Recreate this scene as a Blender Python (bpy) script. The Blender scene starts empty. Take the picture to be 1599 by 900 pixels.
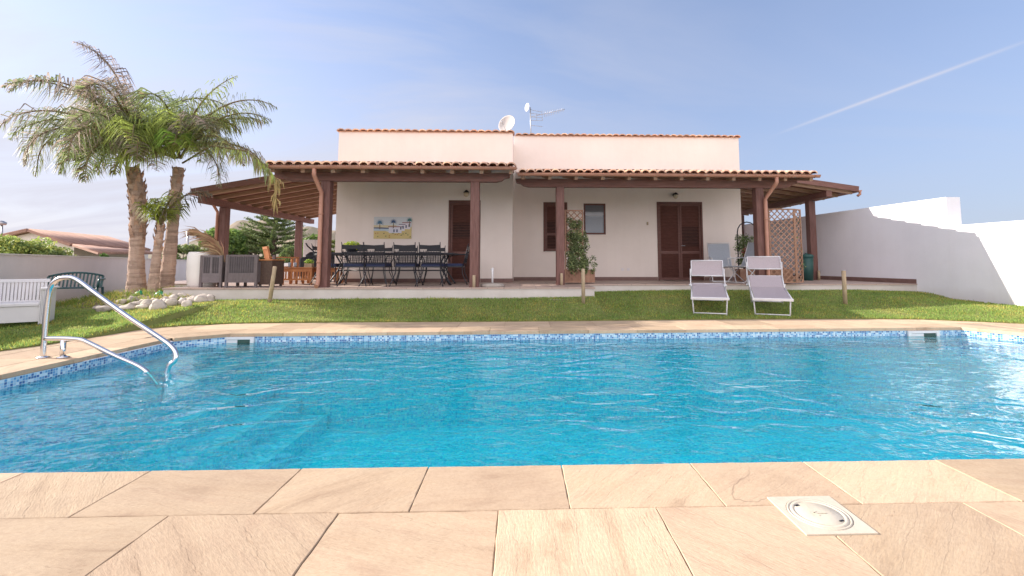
import bpy, math, random
import numpy as np
from mathutils import Vector, Matrix
PI = math.pi
rnd = random.Random(7)
scene = bpy.context.scene
COL = scene.collection

# ------------------------------------------------------------------ camera
F, HX, HY, EYE = 710.0, 812.0, 411.0, 1.0
TH, PH = math.radians(1.8), math.radians(4.5)
vR = Vector((math.cos(TH), -math.sin(TH), 0))
f0 = Vector((math.sin(TH), math.cos(TH), 0))
vF = f0 * math.cos(PH) + Vector((0, 0, math.sin(PH)))
vU = -f0 * math.sin(PH) + Vector((0, 0, math.cos(PH)))
CX = HX - F * vR.y / vF.y
CY = HY + F * vU.y / vF.y
cam_d = bpy.data.cameras.new('camera'); cam = bpy.data.objects.new('camera', cam_d); COL.objects.link(cam)
cam.location = (0, 0, EYE); cam.rotation_euler = (PI / 2 + PH, 0, -TH)
cam_d.sensor_width = 36; cam_d.lens = F / 1599 * 36
cam_d.shift_x = (799.5 - CX) / 1599; cam_d.shift_y = -(450 - CY) / 1599
cam_d.clip_start = .05; cam_d.clip_end = 3000
scene.camera = cam
def ray(px, py): return vF + vR * ((px - CX) / F) - vU * ((py - CY) / F)
def gz(px, py, z=0.0):
    r = ray(px, py); t = (z - EYE) / r.z; return Vector((r.x * t, r.y * t, z))
def at(px, py, Y):
    r = ray(px, py); t = Y / r.y; return Vector((r.x * t, Y, EYE + r.z * t))

# ------------------------------------------------------------------ mesh builder
class MB:
    def __init__(s): s.v = []; s.f = []; s.c = []; s.m = []; s.sm = []
    def add(s, vs, fs, col=None, mi=0, smooth=False):
        b = len(s.v); s.v.extend([tuple(v) for v in vs])
        for f in fs:
            s.f.append([b + i for i in f]); s.c.append(col or (1, 1, 1)); s.m.append(mi); s.sm.append(smooth)
        return s
    def box(s, x0, x1, y0, y1, z0, z1, col=None, mi=0, M=None):
        vs = [Vector(p) for p in ((x0,y0,z0),(x1,y0,z0),(x1,y1,z0),(x0,y1,z0),(x0,y0,z1),(x1,y0,z1),(x1,y1,z1),(x0,y1,z1))]
        if M is not None: vs = [M @ v for v in vs]
        return s.add(vs, [(0,3,2,1),(4,5,6,7),(0,1,5,4),(1,2,6,5),(2,3,7,6),(3,0,4,7)], col, mi)
    def bev(s, x0, x1, y0, y1, z0, z1, b=.01, col=None, mi=0, M=None, nz=None):
        """box with chamfered vertical and top edges"""
        def ring(i, z): return [(x0+i+b,y0+i,z),(x1-i-b,y0+i,z),(x1-i,y0+i+b,z),(x1-i,y1-i-b,z),(x1-i-b,y1-i,z),(x0+i+b,y1-i,z),(x0+i,y1-i-b,z),(x0+i,y0+i+b,z)]
        vs = ring(0, z0) + ring(0, z1 - b) + ring(b, z1)
        vs = [Vector(v) for v in vs]
        if M is not None: vs = [M @ v for v in vs]
        fs = [tuple(range(7, -1, -1)), tuple(range(16, 24))]
        for k in (0, 8):
            for i in range(8): fs.append((k+i, k+(i+1) % 8, k+8+(i+1) % 8, k+8+i))
        return s.add(vs, fs, col, mi)
    def bar(s, a, b, w, h, col=None, mi=0, up=Vector((0, 0, 1)), b1=None):
        a = Vector(a); b = Vector(b); d = (b - a).normalized()
        r = d.cross(up)
        if r.length < 1e-4: r = Vector((1, 0, 0))
        r.normalize(); u = r.cross(d)
        vs = []
        for p in (a, b):
            for i, j in ((-1,-1),(1,-1),(1,1),(-1,1)): vs.append(p + r * (w/2*i) + u * (h/2*j))
        return s.add(vs, [(3,2,1,0),(4,5,6,7),(0,1,5,4),(1,2,6,5),(2,3,7,6),(3,0,4,7)], col, mi)
    def tube(s, pts, r, n=8, col=None, mi=0, cap=True, smooth=True):
        pts = [Vector(p) for p in pts]; k = len(pts)
        rs = r if isinstance(r, (list, tuple)) else [r] * k
        vs = []; prev = None
        for i, p in enumerate(pts):
            d = (pts[min(i+1, k-1)] - pts[max(i-1, 0)]).normalized()
            if prev is None:
                q = d.orthogonal().normalized()
            else:
                q = prev - d * prev.dot(d)
                q = q.normalized() if q.length > 1e-6 else d.orthogonal().normalized()
            prev = q; w = d.cross(q)
            for j in range(n):
                a = 2*PI*j/n; vs.append(p + (q*math.cos(a) + w*math.sin(a)) * rs[i])
        fs = []
        for i in range(k-1):
            for j in range(n): fs.append((i*n+j, i*n+(j+1) % n, (i+1)*n+(j+1) % n, (i+1)*n+j))
        s.add(vs, fs, col, mi, smooth)
        if cap:
            b = len(s.v) - len(vs)
            s.f.append([b+j for j in range(n-1, -1, -1)]); s.c.append(col or (1,1,1)); s.m.append(mi); s.sm.append(False)
            s.f.append([b+(k-1)*n+j for j in range(n)]); s.c.append(col or (1,1,1)); s.m.append(mi); s.sm.append(False)
        return s
    def lathe(s, prof, c=(0,0,0), n=24, col=None, mi=0, M=None, smooth=True):
        vs = []
        for (r, z) in prof:
            for j in range(n):
                a = 2*PI*j/n; v = Vector((r*math.cos(a), r*math.sin(a), z))
                if M is not None: v = M @ v
                vs.append(v + Vector(c))
        fs = []
        for i in range(len(prof)-1):
            for j in range(n): fs.append((i*n+j, i*n+(j+1) % n, (i+1)*n+(j+1) % n, (i+1)*n+j))
        return s.add(vs, fs, col, mi, smooth)
    def quad(s, a, b, c, d, col=None, mi=0, smooth=False): return s.add([a, b, c, d], [(0,1,2,3)], col, mi, smooth)
    def poly(s, pts, col=None, mi=0): return s.add(pts, [tuple(range(len(pts)))], col, mi)
    def build(s, name, mats, parent=None, loc=None):
        me = bpy.data.meshes.new(name)
        n = len(s.v); me.vertices.add(n)
        me.vertices.foreach_set('co', np.array(s.v, dtype=np.float32).ravel())
        lt = np.array([len(f) for f in s.f], dtype=np.int32)
        li = np.array([i for f in s.f for i in f], dtype=np.int32)
        me.loops.add(len(li)); me.loops.foreach_set('vertex_index', li)
        me.polygons.add(len(lt)); me.polygons.foreach_set('loop_start', np.concatenate(([0], np.cumsum(lt)[:-1])).astype(np.int32))
        me.polygons.foreach_set('loop_total', lt)
        me.polygons.foreach_set('material_index', np.array(s.m, dtype=np.int32))
        me.polygons.foreach_set('use_smooth', np.array(s.sm, dtype=bool))
        me.update(calc_edges=True); me.validate()
        # colour + box-projected uv in metres
        if len(me.loops) == len(li):
            ca = me.color_attributes.new('Col', 'FLOAT_COLOR', 'CORNER')
            cc = np.ones((len(li), 4), dtype=np.float32)
            cc[:, :3] = np.repeat(np.array(s.c, dtype=np.float32), lt, axis=0)
            ca.data.foreach_set('color', cc.ravel())
            uv = me.uv_layers.new(name='UVMap')
            co = np.array(s.v, dtype=np.float32)[li]
            nn = np.zeros(len(lt)*3, dtype=np.float32); me.polygons.foreach_get('normal', nn)
            nn = np.abs(np.repeat(nn.reshape(-1, 3), lt, axis=0)); dom = nn.argmax(axis=1)
            u = np.where(dom == 0, co[:, 1], co[:, 0]); w = np.where(dom == 2, co[:, 1], co[:, 2])
            uv.data.foreach_set('uv', np.stack([u, w], axis=1).ravel())
        for m in (mats if isinstance(mats, (list, tuple)) else [mats]): me.materials.append(m)
        o = bpy.data.objects.new(name, me); COL.objects.link(o)
        if parent is not None: o.parent = parent
        if loc is not None: o.location = loc
        return o

def tag(o, label=None, cat=None, group=None, kind=None):
    if label: o['label'] = label
    if cat: o['category'] = cat
    if group: o['group'] = group
    if kind: o['kind'] = kind
    return o
def thing(name, label, cat, loc=(0,0,0), rz=0, group=None, rx=0):
    o = bpy.data.objects.new(name, None); COL.objects.link(o)
    o.empty_display_size = .1
    o.location = loc; o.rotation_euler = (rx, 0, rz); return tag(o, label, cat, group)
def kids(o): return [c for c in COL.objects if c.parent == o]
def dup(o, loc=None, rz=None, label=None, group=None, parent=None):
    c = o.copy(); COL.objects.link(c)
    if parent is not None: c.parent = parent
    if loc is not None: c.location = loc
    if rz is not None: c.rotation_euler.z = rz
    if label: c['label'] = label
    if group: c['group'] = group
    for k in kids(o): dup(k, parent=c)
    return c

# ------------------------------------------------------------------ materials
def newmat(name):
    m = bpy.data.materials.new(name); m.use_nodes = True
    nt = m.node_tree; nt.nodes.clear()
    out = nt.nodes.new('ShaderNodeOutputMaterial')
    return m, nt, out
class NT:
    def __init__(s, nt): s.nt = nt
    def n(s, t, **kw):
        nd = s.nt.nodes.new(t)
        for k, v in kw.items():
            if k.startswith('i_'):
                key = k[2:]; key = int(key) if key.isdigit() else key.replace('_', ' ')
                nd.inputs[key].default_value = v
            else: setattr(nd, k, v)
        return nd
    def l(s, a, b): s.nt.links.new(a, b)
    def ramp(s, fac, stops, interp='LINEAR'):
        r = s.n('ShaderNodeValToRGB'); r.color_ramp.interpolation = interp
        e = r.color_ramp.elements
        while len(e) > 1: e.remove(e[-1])
        e[0].position = stops[0][0]; e[0].color = (*stops[0][1], 1)
        for p, c in stops[1:]:
            q = e.new(p); q.color = (*c, 1)
        s.l(fac, r.inputs[0]); return r.outputs[0]
    def math(s, op, a, b=None):
        m = s.n('ShaderNodeMath', operation=op)
        for i, x in enumerate((a, b)):
            if x is None: continue
            if isinstance(x, (int, float)): m.inputs[i].default_value = x
            else: s.l(x, m.inputs[i])
        return m.outputs[0]
    def mix(s, fac, a, b, mode='MIX'):
        m = s.n('ShaderNodeMix', data_type='RGBA', blend_type=mode)
        for key, x in ((0, fac), (6, a), (7, b)):
            if isinstance(x, (int, float)): m.inputs[key].default_value = x
            elif isinstance(x, tuple): m.inputs[key].default_value = (*x, 1)
            else: s.l(x, m.inputs[key])
        return m.outputs[2]
def mat(name, c1, c2=None, scale=4, rough=.7, bump=.0, bscale=40, metal=0, stretch=(1,1,1), vcol=False, detail=6, spec=.4,
        c3=None, sheen=0, transl=0, coat=0, bdist=.01):
    m, nt, out = newmat(name); N = NT(nt)
    b = N.n('ShaderNodeBsdfPrincipled'); b.inputs['Roughness'].default_value = rough
    b.inputs['Metallic'].default_value = metal; b.inputs['Specular IOR Level'].default_value = spec
    b.inputs['Coat Weight'].default_value = coat
    tc = N.n('ShaderNodeTexCoord'); mp = N.n('ShaderNodeMapping'); mp.inputs['Scale'].default_value = stretch
    geo = N.n('ShaderNodeNewGeometry')
    N.l(geo.outputs['Position'] if name.startswith('w_') else tc.outputs['Object'], mp.inputs['Vector'])
    c2 = c2 or tuple(x * .8 for x in c1)
    nz = N.n('ShaderNodeTexNoise', i_Scale=scale, i_Detail=detail, i_Roughness=.6); N.l(mp.outputs[0], nz.inputs['Vector'])
    st = [(.3, c2), (.7, c1)]
    if c3: st = [(.25, c2), (.5, c1), (.75, c3)]
    col = N.ramp(nz.outputs[0], st)
    if vcol:
        a = N.n('ShaderNodeVertexColor', layer_name='Col'); col = N.mix(1.0, col, a.outputs[0], 'MULTIPLY')
    N.l(col, b.inputs['Base Color'])
    if bump:
        n2 = N.n('ShaderNodeTexNoise', i_Scale=bscale, i_Detail=5); N.l(mp.outputs[0], n2.inputs['Vector'])
        bp = N.n('ShaderNodeBump', i_Strength=bump, i_Distance=bdist); N.l(n2.outputs[0], bp.inputs['Height'])
        N.l(bp.outputs[0], b.inputs['Normal'])
    if transl:
        t = N.n('ShaderNodeBsdfTranslucent'); N.l(col, t.inputs[0])
        mx = N.n('ShaderNodeMixShader', i_0=transl); N.l(b.outputs[0], mx.inputs[1]); N.l(t.outputs[0], mx.inputs[2])
        N.l(mx.outputs[0], out.inputs[0])
    else: N.l(b.outputs[0], out.inputs[0])
    return m
M = {}
M['stucco'] = mat('w_stucco', (.78,.66,.60), (.72,.60,.545), 1.3, .9, .35, 90, bdist=.006)
M['stucco_r'] = mat('w_stucco_white', (.76,.72,.70), (.70,.66,.64), .9, .9, .35, 80, bdist=.006)
M['stucco_l'] = mat('w_stucco_boundary', (.66,.62,.62), (.58,.545,.55), .8, .9, .4, 60, bdist=.008)
def stucco(name, c1, c2, streak):
    m, nt, out = newmat(name); N = NT(nt); b = N.n('ShaderNodeBsdfPrincipled'); b.inputs['Roughness'].default_value = .9; b.inputs['Specular IOR Level'].default_value = .2
    g = N.n('ShaderNodeNewGeometry'); n1 = N.n('ShaderNodeTexNoise', i_Scale=.7, i_Detail=7, i_Roughness=.62); N.l(g.outputs['Position'], n1.inputs['Vector'])
    c = N.ramp(n1.outputs[0], [(.3, c2), (.55, c1), (.75, tuple(min(1, x*1.04) for x in c1))])
    mp = N.n('ShaderNodeMapping'); mp.inputs['Scale'].default_value = (7, 7, .35); N.l(g.outputs['Position'], mp.inputs[0])
    n2 = N.n('ShaderNodeTexNoise', i_Scale=1, i_Detail=5, i_Roughness=.6); N.l(mp.outputs[0], n2.inputs['Vector'])
    c = N.mix(streak, c, N.ramp(n2.outputs[0], [(.30, (.86,.84,.82)), (.6, (1,1,1))]), 'MULTIPLY')
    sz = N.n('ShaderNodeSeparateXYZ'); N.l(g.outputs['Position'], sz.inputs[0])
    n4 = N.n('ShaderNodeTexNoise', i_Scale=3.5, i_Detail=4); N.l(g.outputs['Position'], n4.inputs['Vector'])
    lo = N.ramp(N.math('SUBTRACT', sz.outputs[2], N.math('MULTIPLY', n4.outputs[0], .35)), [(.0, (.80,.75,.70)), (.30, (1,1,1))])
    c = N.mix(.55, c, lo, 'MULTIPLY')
    N.l(c, b.inputs['Base Color']); n3 = N.n('ShaderNodeTexNoise', i_Scale=55, i_Detail=5); N.l(g.outputs['Position'], n3.inputs['Vector'])
    n5 = N.n('ShaderNodeTexNoise', i_Scale=3.0, i_Detail=3); N.l(g.outputs['Position'], n5.inputs['Vector'])
    b1 = N.n('ShaderNodeBump', i_Strength=.4, i_Distance=.006); N.l(n3.outputs[0], b1.inputs['Height'])
    b2 = N.n('ShaderNodeBump', i_Strength=.35, i_Distance=.02); N.l(n5.outputs[0], b2.inputs['Height']); N.l(b1.outputs[0], b2.inputs['Normal'])
    N.l(b2.outputs[0], b.inputs['Normal']); N.l(b.outputs[0], out.inputs[0]); return m
M['stucco'] = stucco('stucco_cream', (.84,.765,.715), (.79,.715,.665), .12)
M['stucco_r'] = stucco('stucco_white', (.82,.815,.865), (.77,.765,.82), .12)
M['stucco_l'] = stucco('stucco_boundary', (.80,.755,.765), (.73,.69,.695), .12)
M['terrace_side'] = mat('w_terrace_side', (.62,.58,.56), (.52,.48,.45), 2.2, .85, .3, 50)
M['baseboard'] = mat('w_baseboard', (.22,.13,.11), (.16,.09,.08), 6, .5)
M['tile'] = mat('terracotta_tile', (.78,.53,.38), (.56,.36,.26), 9, .8, .3, 60, vcol=True)
M['tile_n'] = mat('terracotta_old', (.42,.25,.19), (.31,.18,.14), 3, .85, .3, 30, vcol=True)
M['wood'] = mat('stained_wood', (.21,.105,.09), (.12,.055,.047), 5, .55, .35, 30, stretch=(6,6,.7), spec=.35)
M['wood_x'] = mat('stained_beam_wood', (.22,.105,.085), (.13,.058,.047), 5, .55, .35, 30, stretch=(.7,6,6), spec=.35)
M['wood_ceiling'] = mat('ceiling_boards', (.23,.09,.065), (.15,.058,.042), 4, .65, .3, 20, stretch=(1,8,1))
M['wood_rafter'] = mat('rafter_wood', (.48,.32,.23), (.32,.19,.13), 5, .6, .3, 20, stretch=(1,6,6))
M['shutter'] = mat('shutter_wood', (.17,.075,.06), (.11,.048,.04), 7, .5, .15, 40, stretch=(1,1,4))
M['gutter'] = mat('copper_gutter', (.46,.235,.165), (.37,.175,.12), 3, .45, spec=.5)
M['lattice'] = mat('lattice_wood', (.38,.22,.15), (.26,.14,.095), 8, .7, .3, 40)
M['stake'] = mat('pale_wood', (.50,.40,.28), (.34,.26,.17), 9, .8, .3, 40, stretch=(4,4,.8))
M['teak'] = mat('teak', (.52,.22,.085), (.36,.14,.055), 6, .55, .2, 30, stretch=(1,1,1))
M['greywood'] = mat('grey_wood', (.17,.14,.145), (.12,.10,.10), 7, .7, .3, 40, stretch=(5,5,1))
M['slat_dark'] = mat('dark_slat_wood', (.10,.085,.09), (.07,.06,.065), 7, .7)
M['greywood2'] = mat('grey_panel', (.20,.17,.18), (.15,.13,.135), 7, .7, .3, 40)
M['iron'] = mat('dark_iron', (.022,.024,.034), (.014,.015,.022), 10, .45, spec=.5)
M['cushion_navy'] = mat('navy_fabric', (.035,.045,.10), (.022,.03,.075), 30, .9, .3, 150)
M['black'] = mat('black_cover', (.022,.026,.035), (.014,.016,.022), 6, .6, .3, 20)
M['white_pl'] = mat('white_plastic', (.70,.69,.70), (.64,.63,.64), 4, .4)
M['white_met'] = mat('white_metal', (.72,.72,.74), (.62,.62,.64), 6, .35)
M['fabric_l'] = mat('lounger_mesh', (.46,.40,.42), (.38,.33,.35), 60, .85, .4, 300)
M['fabric_b'] = mat('pale_blue_fabric', (.42,.46,.52), (.34,.38,.44), 40, .85, .3, 200)
M['green_pl'] = mat('green_plastic', (.015,.07,.075), (.01,.05,.055), 5, .35)
M['bin'] = mat('bin_plastic', (.03,.10,.09), (.02,.075,.07), 5, .45)
M['green_hose'] = mat('hose_green', (.02,.30,.14), (.015,.2,.1), 5, .4)
M['rock'] = mat('w_rock', (.52,.46,.42), (.30,.26,.24), 5, .9, .8, 14, c3=(.66,.60,.54), vcol=True, bdist=.03)
M['concrete'] = mat('w_concrete', (.42,.38,.34), (.30,.27,.24), 8, .9, .5, 40)
M['lid'] = mat('lid_plastic', (.60,.54,.44), (.54,.48,.38), 12, .45, .15, 60)
M['grout'] = mat('w_grout', (.42,.33,.24), (.32,.25,.18), 12, .95, .6, 60)
M['soil'] = mat('w_soil', (.22,.17,.10), (.13,.11,.06), 6, .95, .6, 20)
M['dark'] = mat('dark_interior', (.012,.012,.014), (.01,.01,.012), 4, .3)
M['pot_white'] = mat('white_pot', (.80,.78,.75), (.73,.70,.67), 3, .5, .15, 30)
M['lawn_base'] = mat('w_lawn_base', (.19,.21,.06), (.13,.15,.035), 3, .95, .8, 40, c3=(.16,.15,.05))
M['blade'] = mat('w_grass_blade', (.28,.40,.12), (.17,.29,.085), 1.6, .7, vcol=True, transl=.5, c3=(.46,.45,.18), spec=.2)
M['leaf'] = mat('leaf', (.19,.24,.10), (.12,.17,.075), 2, .6, vcol=True, transl=.3, spec=.3)
M['frond'] = mat('palm_leaf', (1,1,1), (.8,.8,.8), 3, .55, vcol=True, transl=.4, spec=.3)
M['palm_trunk'] = mat('palm_trunk', (.52,.37,.29), (.30,.20,.16), 5, .95, .9, 22, stretch=(1,1,5), c3=(.60,.44,.34), vcol=True, bdist=.03)
M['bark'] = mat('bark', (.16,.11,.08), (.09,.06,.045), 8, .95, .6, 30)
M['hill'] = mat('w_hill', (.24,.20,.15), (.15,.15,.09), .06, .95, .5, .4, c3=(.33,.26,.19))
M['ground'] = mat('w_dry_ground', (.24,.21,.13), (.15,.15,.08), .3, .95)
M['deckfloor'] = mat('w_terrace_tiles', (.34,.25,.22), (.27,.19,.17), 3, .6)
M['metal_gray'] = mat('grey_metal', (.45,.45,.47), (.38,.38,.4), 6, .35, metal=.6)
M['tan_fabric'] = mat('tan_fabric', (.45,.36,.28), (.38,.30,.23), 20, .9)
M['red'] = mat('red_petals', (.35,.03,.03), (.25,.02,.02), 8, .6)
# chrome
def chrome():
    m, nt, out = newmat('polished_steel'); N = NT(nt)
    b = N.n('ShaderNodeBsdfPrincipled'); b.inputs['Base Color'].default_value = (.78,.78,.80,1)
    b.inputs['Metallic'].default_value = 1; b.inputs['Roughness'].default_value = .16
    N.l(b.outputs[0], out.inputs[0]); return m
M['steel'] = chrome()
def glass():
    m, nt, out = newmat('window_glass'); N = NT(nt)
    b = N.n('ShaderNodeBsdfPrincipled'); b.inputs['Base Color'].default_value = (.02,.02,.025,1)
    b.inputs['Roughness'].default_value = .25; b.inputs['Specular IOR Level'].default_value = .25
    N.l(b.outputs[0], out.inputs[0]); return m
M['glass'] = glass()
def lampglass():
    m, nt, out = newmat('lamp_glass'); N = NT(nt)
    b = N.n('ShaderNodeBsdfPrincipled'); b.inputs['Base Color'].default_value = (.62,.50,.36,1)
    b.inputs['Roughness'].default_value = .2; N.l(b.outputs[0], out.inputs[0]); return m
M['lampglass'] = lampglass()
def sandstone():
    m, nt, out = newmat('sandstone'); N = NT(nt)
    b = N.n('ShaderNodeBsdfPrincipled'); b.inputs['Roughness'].default_value = .82; b.inputs['Specular IOR Level'].default_value = .25
    g = N.n('ShaderNodeNewGeometry'); a = N.n('ShaderNodeVertexColor', layer_name='Col')
    sep = N.n('ShaderNodeSeparateColor'); N.l(a.outputs[0], sep.inputs[0])
    # per-slab rotation and offset of the pattern
    rot = N.n('ShaderNodeVectorRotate', rotation_type='Z_AXIS')
    N.l(g.outputs['Position'], rot.inputs['Vector']); ang = N.math('MULTIPLY', sep.outputs[2], 3.0); N.l(ang, rot.inputs['Angle'])
    off = N.n('ShaderNodeCombineXYZ'); N.l(N.math('MULTIPLY', sep.outputs[2], 37.0), off.inputs[2])
    va = N.n('ShaderNodeVectorMath', operation='ADD'); N.l(rot.outputs[0], va.inputs[0]); N.l(off.outputs[0], va.inputs[1])
    mp = N.n('ShaderNodeMapping'); mp.inputs['Scale'].default_value = (1.1, 4.6, 1); N.l(va.outputs[0], mp.inputs[0])
    n1 = N.n('ShaderNodeTexNoise', i_Scale=1.6, i_Detail=7, i_Roughness=.62, i_Distortion=.5); N.l(mp.outputs[0], n1.inputs['Vector'])
    c = N.ramp(n1.outputs[0], [(.28, (.36,.26,.17)), (.41, (.50,.38,.255)), (.55, (.55,.43,.295)), (.72, (.46,.335,.23))])
    n3 = N.n('ShaderNodeTexNoise', i_Scale=.9, i_Detail=3); N.l(va.outputs[0], n3.inputs['Vector'])
    c = N.mix(N.math('MULTIPLY', n3.outputs[0], .6), c, (.49,.355,.25))
    # tint by slab: r = pinkness, g = lightness
    c = N.mix(N.math('MULTIPLY', sep.outputs[0], .35), c, (.50,.345,.25))
    hs = N.n('ShaderNodeHueSaturation'); N.l(N.math('ADD', N.math('MULTIPLY', sep.outputs[1], .35), .84), hs.inputs['Value']); N.l(c, hs.inputs['Color'])
    # natural-cleft ridges
    wv = N.n('ShaderNodeTexWave', bands_direction='Y', i_Scale=.55, i_Distortion=9.0, i_Detail=5, i_Detail_Scale=1.1, i_Detail_Roughness=.62)
    N.l(mp.outputs[0], wv.inputs['Vector'])
    step = N.ramp(wv.outputs[0], [(.0, (0,0,0)), (.46, (.1,.1,.1)), (.50, (.75,.75,.75)), (1, (1,1,1))])
    dk = N.ramp(wv.outputs[0], [(.44, (1,1,1)), (.475, (.93,.89,.86)), (.51, (1,1,1))])
    cc = N.mix(.8, hs.outputs[0], dk, 'MULTIPLY')
    n4 = N.n('ShaderNodeTexNoise', i_Scale=60, i_Detail=6); N.l(g.outputs['Position'], n4.inputs['Vector'])
    cc = N.mix(.35, cc, N.ramp(n4.outputs[0], [(.35, (.80,.76,.73)), (.6, (1,1,1))]), 'MULTIPLY')
    # hairline cracks and stains
    n6 = N.n('ShaderNodeTexNoise', i_Scale=.8, i_Detail=6, i_Roughness=.55, i_Distortion=.6); N.l(va.outputs[0], n6.inputs['Vector'])
    crack = N.ramp(N.math('ABSOLUTE', N.math('SUBTRACT', n6.outputs[0], .47)), [(0, (1,1,1)), (.002, (.6,.6,.6)), (.0045, (0,0,0))])
    n7 = N.n('ShaderNodeTexNoise', i_Scale=.8, i_Detail=2); N.l(va.outputs[0], n7.inputs['Vector'])
    crack = N.math('MULTIPLY', crack, N.ramp(n7.outputs[0], [(.55, (0,0,0)), (.66, (1,1,1))]))
    cc = N.mix(N.math('MULTIPLY', crack, .75), cc, (.22,.15,.11))
    n8 = N.n('ShaderNodeTexNoise', i_Scale=2.6, i_Detail=6, i_Roughness=.65); N.l(g.outputs['Position'], n8.inputs['Vector'])
    cc = N.mix(.5, cc, N.ramp(n8.outputs[0], [(.32, (.76,.72,.72)), (.52, (1,1,1)), (.7, (1.06,1.05,1.0))]), 'MULTIPLY')
    N.l(cc, b.inputs['Base Color'])
    b1 = N.n('ShaderNodeBump', i_Strength=.28, i_Distance=.005); N.l(step, b1.inputs['Height'])
    n2 = N.n('ShaderNodeTexNoise', i_Scale=26, i_Detail=8, i_Roughness=.65); N.l(mp.outputs[0], n2.inputs['Vector'])
    b2 = N.n('ShaderNodeBump', i_Strength=.5, i_Distance=.006); N.l(n2.outputs[0], b2.inputs['Height']); N.l(b1.outputs[0], b2.inputs['Normal'])
    N.l(b2.outputs[0], b.inputs['Normal']); N.l(b.outputs[0], out.inputs[0]); return m
M['stone'] = sandstone()
def mosaic(name, stops, size=.025, patch=0.0):
    m, nt, out = newmat(name); N = NT(nt)
    b = N.n('ShaderNodeBsdfPrincipled'); b.inputs['Roughness'].default_value = .3
    tc = N.n('ShaderNodeTexCoord')
    sc = N.n('ShaderNodeVectorMath', operation='SCALE'); sc.inputs['Scale'].default_value = 1/size; N.l(tc.outputs['UV'], sc.inputs[0])
    fl = N.n('ShaderNodeVectorMath', operation='FLOOR'); N.l(sc.outputs[0], fl.inputs[0])
    fr = N.n('ShaderNodeVectorMath', operation='FRACTION'); N.l(sc.outputs[0], fr.inputs[0])
    wn = N.n('ShaderNodeTexWhiteNoise', noise_dimensions='3D'); N.l(fl.outputs[0], wn.inputs['Vector'])
    col = N.ramp(wn.outputs[0], stops, 'CONSTANT')
    sp = N.n('ShaderNodeSeparateXYZ'); N.l(fr.outputs[0], sp.inputs[0])
    def edge(o): return N.math('LESS_THAN', N.math('ABSOLUTE', N.math('SUBTRACT', o, .5)), .43)
    inside = N.math('MULTIPLY', edge(sp.outputs[0]), edge(sp.outputs[1]))
    c = N.mix(inside, (.35,.80,.88) if 'floor' in name else (.55,.66,.70), col)
    N.l(c, b.inputs['Base Color']); N.l(b.outputs[0], out.inputs[0]); return m
M['mosaic_band'] = mosaic('mosaic_band', [(0,(.03,.12,.34)),(.22,(.10,.30,.55)),(.5,(.32,.52,.70)),(.8,(.55,.68,.78))])
M['mosaic_floor'] = mosaic('mosaic_floor', [(0,(.02,.55,.84)),(.12,(.04,.72,.93)),(.35,(.06,.86,.98)),(.62,(.22,.97,.99)),(.85,(.75,.99,.99))], .03)
M['step_edge'] = mosaic('step_edge', [(0,(.7,.88,.95)),(.5,(.85,.95,.97))], .025)
def water():
    m, nt, out = newmat('pool_water'); N = NT(nt)
    g = N.n('ShaderNodeNewGeometry')
    mp = N.n('ShaderNodeMapping'); mp.inputs['Scale'].default_value = (1, 1.5, 1); N.l(g.outputs['Position'], mp.inputs[0])
    n1 = N.n('ShaderNodeTexNoise', i_Scale=2.4, i_Detail=1, i_Roughness=.4, i_Distortion=.9); N.l(mp.outputs[0], n1.inputs['Vector'])
    n2 = N.n('ShaderNodeTexNoise', i_Scale=8.5, i_Detail=1.5, i_Roughness=.4, i_Distortion=1.1); N.l(mp.outputs[0], n2.inputs['Vector'])
    n0 = N.n('ShaderNodeTexNoise', i_Scale=.28, i_Detail=1); N.l(g.outputs['Position'], n0.inputs['Vector'])
    h = N.math('ADD', N.math('MULTIPLY', n1.outputs[0], 1.0), N.math('MULTIPLY', n2.outputs[0], .26))
    bp = N.n('ShaderNodeBump', i_Strength=1.0, i_Distance=WAVE); N.l(N.math('MULTIPLY', h, N.ramp(n0.outputs[0], [(.38, (.35,.35,.35)), (.62, (1,1,1))])), bp.inputs['Height'])
    fr = N.n('ShaderNodeFresnel', i_IOR=1.33); N.l(bp.outputs[0], fr.inputs['Normal'])
    tr = N.n('ShaderNodeBsdfTransparent'); tr.inputs[0].default_value = (*TINT, 1)
    rf = N.n('ShaderNodeBsdfRefraction', i_IOR=1.33, i_Roughness=0.0); rf.inputs[0].default_value = (*TINT, 1); N.l(bp.outputs[0], rf.inputs['Normal'])
    gl = N.n('ShaderNodeBsdfGlossy', i_Roughness=0.0); gl.inputs[0].default_value = (1,1,1,1); N.l(bp.outputs[0], gl.inputs['Normal'])
    m1 = N.n('ShaderNodeMixShader', i_0=.35); N.l(tr.outputs[0], m1.inputs[1]); N.l(rf.outputs[0], m1.inputs[2])
    m2 = N.n('ShaderNodeMixShader'); N.l(fr.outputs[0], m2.inputs[0]); N.l(m1.outputs[0], m2.inputs[1]); N.l(gl.outputs[0], m2.inputs[2])
    N.l(m2.outputs[0], out.inputs[0]); return m
WAVE = .052; TINT = (.33, .99, 1.0)
M['water'] = water()

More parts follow.
